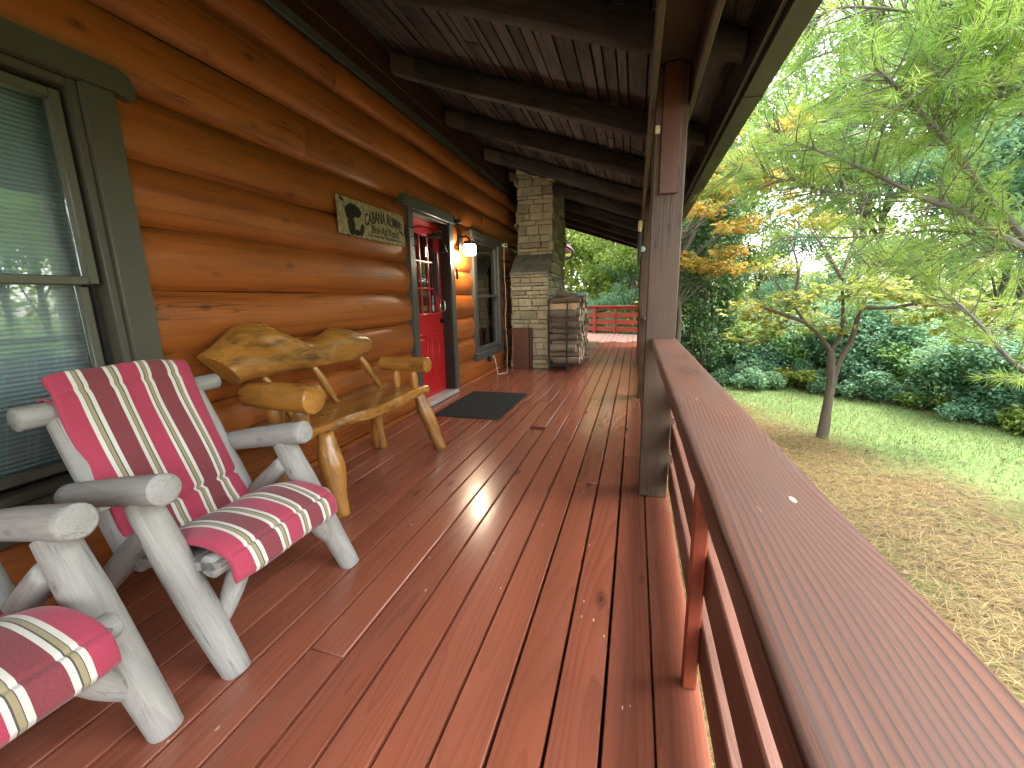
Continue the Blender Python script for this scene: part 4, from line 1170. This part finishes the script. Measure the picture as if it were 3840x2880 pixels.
    b = MB(); b.lathe([(.006, .10), (.02, .09), (.035, .04), (.05, 0), (.045, -.003)], (-2.05, 4.36, 1.72), 18); b.tube([(-2.05, 4.36, 1.93), (-2.05, 4.36, 1.82)], [.002, .002], 5, 3); b.tube([(-2.075, 4.2, 1.93), (-2.05, 4.36, 1.93)], [.003, .003], 5, 3); b.build('bell', M['darkmetal'], wc, W)
    # hanging thing on the second post
    H = (.03, 5.05, 1.9)
    ho = empty('hanging_ornament', H, 'small hanging ornament with a cream cap beside the second porch post', 'ornament')
    b = MB(); b.lathe([(.008, .12), (.02, .11), (.022, .03), (.016, 0)], (.015, 5.04, 1.90), 14); b.build('cap', M['cream'], ho, H)
    b = MB(); b.lathe([(.012, .0), (.018, -.05), (.02, -.25), (.012, -.34), (.004, -.38)], (.015, 5.04, 1.90), 14); b.build('body', M['black'], ho, H)
    b = MB(); b.lathe([(.004, .0), (.03, .01), (.03, .02), (.004, .03)], (.052, 5.08, 1.72), 16, axis=1); b.build('disc', M['lid'], ho, H)
    b = MB(); b.tube([(.036, 5.04, 2.16), (.02, 5.04, 2.10), (.015, 5.04, 2.01)], [.002, .002], 5, 8); b.build('hook', M['black'], ho, H)
    # storage bin behind the stack
    B = (-1.15, 8.75, 0)
    bn = empty('storage_bin', B, 'pale plastic bin with a blue green lid behind the firewood stack', 'bin')
    b = MB(); b.box(-1.40, -.98, 8.52, 9.0, .001, 1.22, bev=.03); b.build('bin_body', M['white'], bn, B)
    b = MB(); b.box(-1.43, -.95, 8.49, 9.03, 1.221, 1.31, bev=.03); b.build('lid', M['lid'], bn, B)
small()

# ------------------------------------------------------------------ firewood rack and logs
def firewood():
    O = (-1.2, 7.5, 0)
    rk = empty('firewood_rack', O, 'black tubular steel firewood rack beside the chimney', 'rack')
    for y in (6.80, 8.26):
        b = MB(); x0, x1 = -1.355, -1.06
        pts = [(x0, y, .0), (x0, y, .6), (x0, y, 1.12), (x0 + .02, y, 1.18), (x0 + .08, y, 1.21), ((x0 + x1) / 2, y, 1.215), (x1 - .08, y, 1.21), (x1 - .02, y, 1.18), (x1, y, 1.12), (x1, y, .6), (x1, y, .0)]
        b.tube(pts, [.0135, .0135], 10, 60); b.tube([(x0, y, .10), (x1, y, .10)], [.011, .011], 8, 3); b.build('end_frame', M['black'], rk, O)
    for x in (-1.33, -1.09):
        b = MB(); b.tube([(x, 6.81, .115), (x, 8.25, .115)], [.012, .012], 8, 3); b.build('bottom_bar', M['black'], rk, O)
    g = random.Random(4)
    protos = []
    def make(kind, r, L):
        b = MB(); seg = 16
        V = []; G = []; F = []; Mi = []
        n = 7; ph = [g.uniform(0, 6) for _ in range(4)]; off = g.uniform(0, 30)
        if kind == 0: cs = [(r * math.cos(2 * PI * k / seg), r * math.sin(2 * PI * k / seg), 0) for k in range(seg)]
        elif kind == 1:   # half round
            cs = [(r * 1.15 * math.cos(PI * k / 10), r * 1.15 * math.sin(PI * k / 10) - r * .45, 0) for k in range(11)] + [(-r * 1.15 + r * 2.3 * k / 5, -r * .45, 1) for k in range(1, 5)]
        else:             # quarter split
            cs = [(r * 1.6 * math.cos(PI / 2 * k / 7) - r * .7, r * 1.6 * math.sin(PI / 2 * k / 7) - r * .7, 0) for k in range(8)] + [(-r * .7, r * .9 - r * 1.6 * k / 4, 1) for k in range(1, 4)] + [(-r * .7 + r * 1.6 * k / 4, -r * .7, 1) for k in range(0, 4)]
        seg = len(cs); a0 = g.uniform(0, 6.28)
        for i in range(n + 1):
            x = -L / 2 + L * i / n
            for k, (u, v, m) in enumerate(cs):
                wv = 1 + .07 * math.sin(x * 13 + ph[0] + k) + .05 * math.sin(x * 30 + ph[1] + 2 * k)
                u2, v2 = u * wv + .01 * math.sin(x * 5 + ph[2]), v * wv
                V.append((x, u2 * math.cos(a0) - v2 * math.sin(a0), u2 * math.sin(a0) + v2 * math.cos(a0))); G.append((u2, v2, x + off))
        for i in range(n):
            for k in range(seg):
                k2 = (k + 1) % seg; F.append((i * seg + k, (i + 1) * seg + k, (i + 1) * seg + k2, i * seg + k2)); Mi.append(1 if (cs[k][2] or cs[k2][2]) else 0)
        F.append(tuple(range(seg))); F.append(tuple(n * seg + k for k in range(seg))[::-1]); Mi += [1, 1]
        b.add(V, F, G, g.random(), Mi)
        return b.build('firewood_log', [M['bark'], M['cutwood']], None, (0, 0, 0), sharp=35)
    for kind, r, L in ((0, .058, .46), (0, .07, .44), (0, .048, .48), (1, .062, .45), (1, .07, .42), (2, .062, .46), (2, .07, .44), (0, .06, .40)):
        protos.append(make(kind, r, L))
    used = [False] * len(protos)
    z = .175; row = 0; cnt = 0
    while z < 1.17:
        y = 6.86 + (.05 if row % 2 else 0)
        while y < 8.2:
            i = g.randrange(len(protos)); p = protos[i]
            if used[i]: o = p.copy(); COL.objects.link(o)
            else: o = p; used[i] = True
            o.location = (-1.135 + g.uniform(-.05, .07), y, z + g.uniform(-.012, .012)); o.rotation_euler = (g.uniform(0, 6.28), g.uniform(-.04, .04), g.uniform(-.07, .07) + (PI if g.random() < .5 else 0))
            s = g.uniform(.92, 1.1); o.scale = (1, s, s)
            tag(o, 'split bark covered firewood log in the stack on the black rack', 'firewood', 'firewood logs stacked on the black rack')
            y += g.uniform(.098, .122); cnt += 1
        z += .098; row += 1
    for i, p in enumerate(protos):
        if not used[i]: bpy.data.objects.remove(p)
    # loose top logs
    b = MB(); b.log([(-1.27, 6.98, 1.285), (-.93, 7.02, 1.215)], [.045, .05], 16, 9, wob=.1, mi=0, mi_end=1, bev=.003); o = b.build('firewood_log', [M['bark'], M['cutwood']], None, (-1.1, 7.0, 1.25)); tag(o, 'round bark covered firewood log lying tilted on top of the stack', 'firewood', 'firewood logs stacked on the black rack')
    b = MB(); b.box(-1.1, -.71, 8.42, 8.52, .215, .315, 'x', .004); o = b.build('firewood_log', [M['cutwood']], None, (-.9, 8.47, .26)); tag(o, 'squared brown timber offcut sticking out past the far end of the stack', 'firewood', 'firewood logs stacked on the black rack')
    b = MB(); b.box(-1.62, -1.0, 6.86, 6.98, .13, .255, 'x', .004); b.V
    b = MB(); b.box(-.96, -.86, 8.45, 8.6, .001, .214, 'z', .004); o = b.build('wood_block', M['soffit'], None, (-.9, 8.5, .1)); tag(o, 'pale wood block under the timber offcut behind the rack', 'block')
firewood()

# ------------------------------------------------------------------ plants
def crown(name, parent, centers, radii, per, size, mat, g, origin=(0, 0, 0), aspect=.42, flat=.9, squash=.7, droop=-.3, lobes=1):
    P = []; 
    for c, r in zip(centers, radii):
        n = int(per * (r / np.mean(radii)) ** 2)
        d = rand_dirs(n, g) * (g.random(n) ** .45)[:, None] * r; d[:, 2] *= squash
        P.append(c + d)
    P = np.vstack(P); n = len(P)
    u, v, f = leaf_uv(n, g, size, aspect, droop, flat)
    rn = np.clip(g.normal(.45, .22, n), 0, 1)
    if lobes == 3:
        ang = .75; Ps = [P, P, P]; us = [u]; vs = [v]; fs = [f]
        vn = v / (np.linalg.norm(v, axis=1)[:, None] + 1e-9); un = u / (np.linalg.norm(u, axis=1)[:, None] + 1e-9); L = np.linalg.norm(u, axis=1)[:, None]; W = np.linalg.norm(v, axis=1)[:, None]
        for sg in (-1, 1):
            uu = un * math.cos(ang) + vn * math.sin(ang) * sg; vv = vn * math.cos(ang) - un * math.sin(ang) * sg
            us.append(uu * L * .8); vs.append(vv * W * .8); fs.append(f * .5)
        P = np.vstack(Ps); u = np.vstack(us); v = np.vstack(vs); f = np.vstack(fs); rn = np.concatenate([rn] * 3)
    return quads(name, P, u, v, rn, mat, parent, origin, f)

def blobs(g, n, center, rad, rmin, rmax, shell=.5):
    d = rand_dirs(n, g) * (g.random(n) ** shell)[:, None]
    return np.array(center) + d * np.array(rad), g.uniform(rmin, rmax, n)

def make_tree(h, cw, mat, label, cat, group, leaf=.13, n_b=26, per=260, seed=1, trunk_r=.09, base=.28, aspect=.45, lobes=1, squash=.6, name='tree'):
    g = np.random.default_rng(seed)
    root = empty(name, (0, 0, 0), label, cat, group)
    c, r = blobs(g, n_b, (0, 0, h * (base + (1 - base) * .52)), (cw, cw, h * (1 - base) * .5), .28 * cw, .5 * cw)
    t = MB()
    lean = g.normal(0, .03, 2) * h
    t.log([(0, 0, -.1), (lean[0] * .3, lean[1] * .3, h * .3), (lean[0], lean[1], h * .62), (lean[0] * 1.3, lean[1] * 1.3, h * .92)], [trunk_r, trunk_r * .75, trunk_r * .5, trunk_r * .15], 10, 18, wob=.08)
    t.build('trunk', M['treebark'], root)
    b = MB()
    for i in range(0, n_b, 2):
        zz = min(h * .8, max(h * .18, c[i][2] - g.uniform(.15, .3) * h)); f = zz / h
        p0 = vec(lean[0] * f, lean[1] * f, zz); mid = (p0 + c[i]) / 2 + vec(0, 0, .06 * h * g.uniform(-.3, 1))
        b.log([p0, mid, c[i]], [trunk_r * .38, trunk_r * .22, trunk_r * .06], 6, 9, wob=.05, bev=.001)
    b.build('branch', M['treebark'], root)
    crown('crown', root, c, r, per, leaf, mat, g, aspect=aspect, squash=squash, lobes=lobes)
    return root

def make_shrub(h, w_, mat, label, cat, group, leaf=.08, n_b=16, per=200, seed=1, aspect=.5, name='shrub'):
    g = np.random.default_rng(seed)
    root = empty(name, (0, 0, 0), label, cat, group)
    c, r = blobs(g, n_b, (0, 0, h * .5), (w_ * .8, w_ * .8, h * .42), .25 * w_, .42 * w_, .6)
    b = MB()
    for i in range(0, n_b, 2): b.log([(g.normal(0, .08), g.normal(0, .08), -.05), (c[i] * vec(.5, .5, .55)), c[i]], [.016, .011, .004], 5, 8, bev=.001)
    b.build('stem', M['treebark'], root)
    crown('foliage', root, c, r, per, leaf, mat, g, aspect=aspect, squash=.8)
    return root

def plants():
    g = random.Random(21)
    T = [make_tree(9.0, 2.3, M['leaf_green'], 'tall green woodland tree', 'tree', 'woodland trees beyond the lawn', .17, 34, 330, 1),
         make_tree(7.5, 2.2, M['leaf_blue'], 'bluish green woodland tree', 'tree', 'woodland trees beyond the lawn', .15, 32, 340, 2),
         make_tree(8.2, 2.0, M['leaf_yellow'], 'yellow green woodland tree', 'tree', 'woodland trees beyond the lawn', .16, 30, 280, 3),
         make_tree(6.0, 1.9, M['leaf_blue'], 'dense blue green woodland tree', 'tree', 'woodland trees beyond the lawn', .13, 30, 360, 4, base=.1)]
    names = ['tall green', 'bluish green', 'yellow green', 'low branched blue green']
    spots = [  # kind, x, y, scale, where
        (0, 2.3, 16.0, 1.2, 'standing straight behind the cedar'), (1, 6.4, 15.6, 1.3, 'behind the hedge, left of the young maple trunk'), (3, 4.2, 13.4, .6, 'just behind the hedge where the lawn ends'),
        (2, 7.6, 17.2, 1.35, 'far behind the young maple'), (3, 6.4, 12.6, .85, 'behind the hedge right of the young maple trunk'), (1, 8.6, 13.4, 1.0, 'behind the dark hedge at the right'),
        (0, 10.4, 15.6, 1.1, 'deep in the wood at the right'), (3, 8.6, 9.6, .9, 'close behind the right end of the hedge'), (2, 10.8, 10.6, 1.0, 'seen through the pine branches at the right'),
        (1, 9.8, 7.0, 1.0, 'at the right edge of the photo behind the pine'), (0, 12.2, 7.4, 1.1, 'beyond the right edge of the photo, seen in the window glass'),
        (2, -1.7, 19.5, 1.0, 'beyond the far railing, near the chimney'), (2, .2, 20.5, .95, 'beyond the middle of the far railing'), (0, 1.6, 21.0, .9, 'beyond the right end of the far railing'), (2, -3.6, 24.5, 1.1, 'beyond the far railing, half hidden by the chimney'), (3, -.75, 17.6, .62, 'low beyond the far railing next to the firewood'), (2, -.1, 17.4, .72, 'close behind the far railing beside the porch posts'),
        (0, 3.1, 21.5, 1.1, 'at the back of the wood left of the sky gap'), (1, 12.5, 19.5, 1.2, 'at the back of the wood right of the sky gap'), (2, 4.6, 18.6, .62, 'small, in the sky gap left of the young maple top'), (0, 3.7, 19.4, .72, 'in the gap between the cedar and the young maple'), (3, 10.5, 2.2, 1.0, 'across the yard, seen in the near window'), (1, 9.5, -1.5, 1.0, 'across the yard behind the camera'), (2, 11.5, -4.5, 1.1, 'far across the yard behind the camera')]
    used = set()
    for (k, x, y, s, where) in spots:
        lab = names[k] + ' woodland tree ' + where
        z = GZ - (.4 if y > 16 else 0)
        sc = (s * g.uniform(.9, 1.1), s * g.uniform(.9, 1.1), s)
        if k not in used:
            o = T[k]; used.add(k); o.location = (x, y, z); o.scale = sc; o['label'] = lab
        else:
            o = dup(T[k], loc=(x, y, z), rotz=g.uniform(0, 6.28), scale=sc, label=lab)
    S = [make_shrub(1.7, .95, M['leaf_blue'], 'blue green leafy shrub in the hedge along the far edge of the lawn', 'shrub', 'hedge shrubs along the lawn', .058, 22, 640, 7),
         make_shrub(1.5, .9, M['leaf_green'], 'mid green leafy shrub in the hedge along the far edge of the lawn', 'shrub', 'hedge shrubs along the lawn', .065, 20, 520, 8),
         make_shrub(.55, .5, M['leaf_blue'], 'low bluish ground shrub at the foot of the hedge', 'shrub', 'low shrubs at the foot of the hedge', .05, 12, 300, 9),
         make_shrub(.5, .45, M['leaf_yellow'], 'low yellow green shrub at the foot of the hedge', 'shrub', 'low shrubs at the foot of the hedge', .075, 10, 130, 10)]
    path = catmull([(1.75, 11.6), (2.0, 10.4), (2.4, 9.85), (2.9, 9.9), (3.7, 9.7), (4.4, 8.9), (5.0, 7.9), (5.4, 6.9), (5.8, 5.8), (6.3, 4.6), (6.9, 3.2)], 19)
    us = set()
    def place(k, x, y, s):
        if k not in us: o = S[k]; us.add(k)
        else: o = dup(S[k])
        o.location = (x, y, GZ - .03); o.rotation_euler = (0, 0, g.uniform(0, 6.28)); o.scale = (s * g.uniform(.9, 1.15), s * g.uniform(.9, 1.15), s * g.uniform(.85, 1.15))
    for i, p in enumerate(path):
        place(0 if i % 3 != 1 else 1, p[0] + g.uniform(-.1, .1), p[1] + g.uniform(-.1, .2), g.uniform(.9, 1.15))
    low = catmull([(1.7, 9.5), (2.2, 8.95), (2.9, 9.0), (3.6, 8.8), (4.1, 8.1), (4.6, 7.2), (4.95, 6.3), (5.3, 5.4)], 15)
    for i, p in enumerate(low): place(3 if i in (4, 9, 11) else 2, p[0] + g.uniform(-.12, .12), p[1] + g.uniform(-.1, .12), g.uniform(.75, 1.15))
    for (x, y) in ((-2.4, 16.4), (-.9, 16.6)): place(0, x, y, 1.1)

    gg = np.random.default_rng(77)
    n = 42000
    th = gg.uniform(-.5, 2.0, n); rr = gg.uniform(21, 29, n)
    hh = np.where(np.abs(th + .05) < .22, .8, 1.0) * np.where(np.abs(th - .27) < .09, .5, 1.0) * (4.6 + 1.2 * np.sin(th * 7) + .8 * np.sin(th * 17 + 1)) * gg.random(n) ** .8
    t2 = gg.uniform(-.32, .14, 11000); r2 = gg.uniform(17.5, 22, 11000); h2 = (5.2 + 1.0 * np.sin(t2 * 23)) * gg.random(11000) ** .75
    th = np.concatenate([th, t2]); rr = np.concatenate([rr, r2]); hh = np.concatenate([hh, h2])
    base = np.stack([rr * np.sin(th), rr * np.cos(th) + 1.5, GZ - .1 + hh], 1)
    n = len(base)
    u, v, f = leaf_uv(n, gg, .34, .5, -.2, .6)
    tag(quads('far_woods', base, u, v, np.clip(gg.normal(.6, .25, n), 0, 1), M['leaf_yellow'], fold=f), kind='stuff')

    # arborvitae beside the house corner
    gg = np.random.default_rng(31)
    root = empty('cedar_tree', (1.42, 9.9, GZ), 'dark green cedar with bare lower trunks just right of the nearest post', 'tree')
    t = MB()
    for (dx, dy, r) in ((0, 0, .06), (.22, .08, .05), (-.25, .1, .045)): t.log([(dx, dy, -.05), (dx * .9 + .05, dy, .7), (dx * .5, dy, 2.0)], [r, r * .8, r * .5], 9, 12)
    t.build('trunk', M['treebark'], root)
    zz = gg.uniform(.55, 4.4, 120); rad = .95 * (1 - (zz / 5.2) ** 1.6) * gg.uniform(.35, 1, 120); a = gg.uniform(0, 6.28, 120)
    c = np.stack([rad * np.cos(a), rad * np.sin(a), zz], 1)
    crown('crown', root, c, np.full(120, .28), 170, .085, M['leaf_cedar'], gg, aspect=.5, flat=.1, droop=-.5, squash=1.2)

    # young maple on the lawn edge
    gg = np.random.default_rng(41)
    O = (2.36, 5.95, GZ)
    root = empty('maple_tree', O, 'young forked maple with bronze leaves standing where the straw meets the lawn', 'tree')
    t = MB()
    t.log([(-.02, 0, -.03), (-.01, 0, .35), (-.005, .01, .75), (-.05, .0, 1.12)], [.064, .050, .046, .036], 12, 18, wob=.12)
    t.log([(.02, .02, .55), (.06, .02, .95), (.16, .02, 1.25), (.20, .02, 1.60), (.30, 0, 1.95)], [.036, .034, .03, .024, .014], 10, 16, wob=.1)
    t.build('trunk', M['treebark'], root)
    b = MB()
    limbs = [[(-.05, 0, 1.10), (-.18, .0, 1.28), (-.36, -.02, 1.45), (-.52, -.03, 1.66), (-.74, -.05, 1.95)], [(-.05, 0, 1.10), (.03, 0, 1.28), (.02, 0, 1.6), (-.03, 0, 2.0), (.05, 0, 2.5), (.10, 0, 2.9)],
             [(-.03, 0, 1.95), (-.22, -.02, 2.25), (-.45, -.05, 2.55)], [(.22, 0, 1.62), (.5, -.05, 1.62), (.95, -.12, 1.72), (1.3, -.2, 1.66)], [(-.52, -.03, 1.66), (-.5, -.03, 2.05), (-.62, 0, 2.45)], [(-.36, -.02, 1.45), (-.8, -.1, 1.62), (-1.1, -.15, 1.75)], [(.05, 0, 2.4), (-.05, 0, 2.8), (-.15, .05, 3.1)]]
    for l in limbs: b.log(l, [.026, .02, .015, .008], 8, 16, wob=.08, bev=.001)
    b.build('branch', M['treebark'], root)
    cs = [(-1.05, -.1, 1.62), (-.8, 0, 1.5), (-.55, -.1, 1.72), (-.25, -.05, 1.80), (.05, -.1, 1.86), (.35, -.05, 1.83), (.65, -.1, 1.74), (.95, -.15, 1.66), (1.25, -.2, 1.58), (.75, .1, 1.52), (-.6, .2, 1.38), (-.95, .2, 1.28), (-.3, .3, 1.5), (.2, -.3, 1.75), (.5, .3, 1.9), (-.7, .1, 2.15), (1.45, -.2, 1.42), (1.1, -.1, 1.36), (-.05, .1, 1.38)]
    crown('crown', root, np.array(cs), np.full(len(cs), .30), 80, .085, M['leaf_olive'], gg, aspect=.42, flat=1.3, squash=.45, droop=-.1, lobes=3)

    # orange maple further left
    root = empty('maple_tree', (.80, 9.0, GZ), 'orange and olive leaved maple behind the gutter end, left of the sky gap', 'tree')
    gg = np.random.default_rng(43)
    t = MB(); t.log([(0, 0, -.05), (.05, 0, 1.3), (.0, 0, 2.4), (.7, 0, 3.9)], [.06, .05, .04, .015], 10, 16)
    t.build('trunk', M['treebark'], root)
    cc = []
    b = MB()
    for k in range(30):
        a = gg.uniform(0, 6.28); zz = gg.uniform(2.2, 4.9); rr = gg.uniform(.2, 1.45) * (1.15 - abs(zz - 3.3) / 3)
        p = vec(rr * math.cos(a) + .75 + .12 * (zz - 3), rr * math.sin(a), zz); cc.append(p)
        if k % 2 == 0: b.log([(.02, 0, zz - .7), (p[0] * .5, p[1] * .5, zz - .25), p], [.016, .011, .004], 6, 9, bev=.001)
    b.build('branch', M['treebark'], root)
    crown('crown', root, np.array(cc), gg.uniform(.25, .45, 30), 110, .10, M['leaf_orange'], gg, aspect=.45, flat=1.3, squash=.35, droop=-.15, lobes=3)

    # white pine reaching over the yard
    gg = np.random.default_rng(51)
    PX, PY = 3.5, 4.25
    root = empty('pine_tree', (PX, PY, GZ), 'near pine whose long needled branches fill the upper right of the view', 'tree')
    O = (PX, PY, GZ)
    t = MB(); t.log([(PX, PY, GZ - .05), (PX + .03, PY, 1.5), (PX, PY, 4.0), (PX, PY, 7.5)], [.14, .12, .09, .03], 14, 24, wob=.05)
    t.build('trunk', M['pinebark'], root, O)
    main = [[(PX, PY, 1.05), (2.62, 3.74, 1.36), (2.41, 3.67, 1.53), (2.27, 3.62, 1.65), (2.1, 3.59, 1.82), (1.93, 3.53, 2.0), (1.79, 3.46, 2.12), (1.64, 3.38, 2.22), (1.51, 3.31, 2.31), (1.39, 3.22, 2.37), (1.25, 3.14, 2.44)],
            [(PX, PY, 1.12), (2.42, 3.67, 1.47), (2.2, 3.65, 1.6), (2.02, 3.61, 1.71), (1.8, 3.58, 1.8), (1.52, 3.55, 1.95), (1.29, 3.49, 2.05), (.98, 3.43, 2.18)],
            [(PX, PY, 2.1), (2.5, 3.6, 2.2), (2.13, 3.45, 2.31), (1.9, 3.36, 2.38), (1.69, 3.26, 2.4), (1.56, 3.16, 2.34)],
            [(1.82, 3.60, 1.80), (1.54, 3.66, 1.86), (1.29, 3.67, 1.9), (1.06, 3.64, 1.98), (.86, 3.61, 2.03)],
            [(PX, PY, 1.3), (2.48, 3.75, 1.45), (2.18, 3.87, 1.43), (1.76, 4.03, 1.38)],
            [(PX, PY, 2.2), (2.18, 3.53, 2.32), (1.96, 3.55, 2.3), (1.73, 3.56, 2.25), (1.33, 3.64, 2.17)],
            [(PX, PY, 1.25), (2.47, 3.75, 1.48), (2.03, 3.8, 1.61), (1.56, 3.84, 1.6), (1.05, 3.84, 1.63)],
            [(PX, PY, .35), (2.5, 3.58, .67), (2.38, 3.81, .94), (2.25, 4.01, 1.18), (2.0, 4.2, 1.45)]]
    rads0 = [(.82, 3.88, 2.85), (1.08, 3.67, 2.92), (1.0, 4.09, 2.49), (1.34, 3.59, 2.92), (1.61, 3.37, 2.63), (.8, 4.39, 2.32), (1.29, 3.73, 2.63), (1.8, 3.28, 2.62), (.95, 3.5, 3.25), (.9, 3.1, 2.75)]
    rads = [.026, .022, .027, .009, .008, .010, .010, .016]
    for (ax, ay, az) in rads0:
        z0 = az + gg.uniform(-.1, .35); main.append([(PX, PY, z0), ((PX + ax) / 2 + gg.normal(0, .06), (PY + ay) / 2 + gg.normal(0, .06), (z0 + az) / 2 + .08), (ax + .25, ay + .03, az), (ax, ay, az - .03)]); rads.append(.011)
    for k in range(13):
        z0 = gg.uniform(2.0, 4.2); tip = vec(gg.uniform(.75, 2.0), gg.uniform(1.6, 4.8), z0 + gg.uniform(-.2, .5))
        mid = (vec(PX, PY, z0) + tip) / 2 + gg.normal(0, .1, 3)
        main.append([(PX, PY, z0), tuple(mid), tuple(tip)]); rads.append(.012)
    b = MB(); twigs = []
    for l, r in zip(main, rads):
        b.log(l, [r, r * .85, r * .6, r * .3], 9, 26, wob=.06, bev=.001)
        P = catmull(l, 40)
        for i in range(8, 40):
            for _ in range(3):
                if gg.random() < .62:
                    d = P[min(i + 1, 39)] - P[i - 1]; d = unit(d)
                    s = unit(np.cross(d, rand_dirs(1, gg)[0])); dirn = unit(d * gg.uniform(.3, 1.0) + s * .8 + vec(0, 0, .12))
                    L = gg.uniform(.15, .42)
                    p1 = P[i] + dirn * L * .5 + gg.normal(0, .015, 3); p2 = P[i] + dirn * L + vec(0, 0, gg.uniform(-.02, .06))
                    twigs.append((P[i], p1, p2))
        twigs.append((P[-3], P[-2], P[-1]))
    tw = MB()
    for (p0, p1, p2) in twigs: tw.log([p0, p1, p2], [.0045, .0035, .002], 4, 5, wob=0, bev=.0003)
    b.build('limb', M['pinebark'], root, O); tw.build('twig', M['pinebark'], root, O)
    B = []; U = []; Vv = []; Rn = []
    for (p0, p1, p2) in twigs:
        if gg.random() < .12: continue
        dirn = unit(p2 - p1); rr = np.clip(gg.normal(.5, .22), 0, 1)
        n = 58; tt = gg.uniform(.35, 1.0, n)[:, None]
        base = p0 + (p2 - p0) * tt
        d = rand_dirs(n, gg) * .75 + dirn * gg.uniform(.4, 1.3, n)[:, None]; d /= np.linalg.norm(d, axis=1)[:, None]; d[:, 2] -= .12
        u = d * gg.uniform(.07, .125, n)[:, None]
        v = np.cross(u, rand_dirs(n, gg)); v /= np.linalg.norm(v, axis=1)[:, None] + 1e-9
        B.append(base); U.append(u); Vv.append(v * .0017); Rn.append(np.clip(rr + gg.normal(0, .15, n), 0, 1))
    quads('needles', np.vstack(B), np.vstack(U), np.vstack(Vv), np.concatenate(Rn), M['needle'], root, O)
plants()
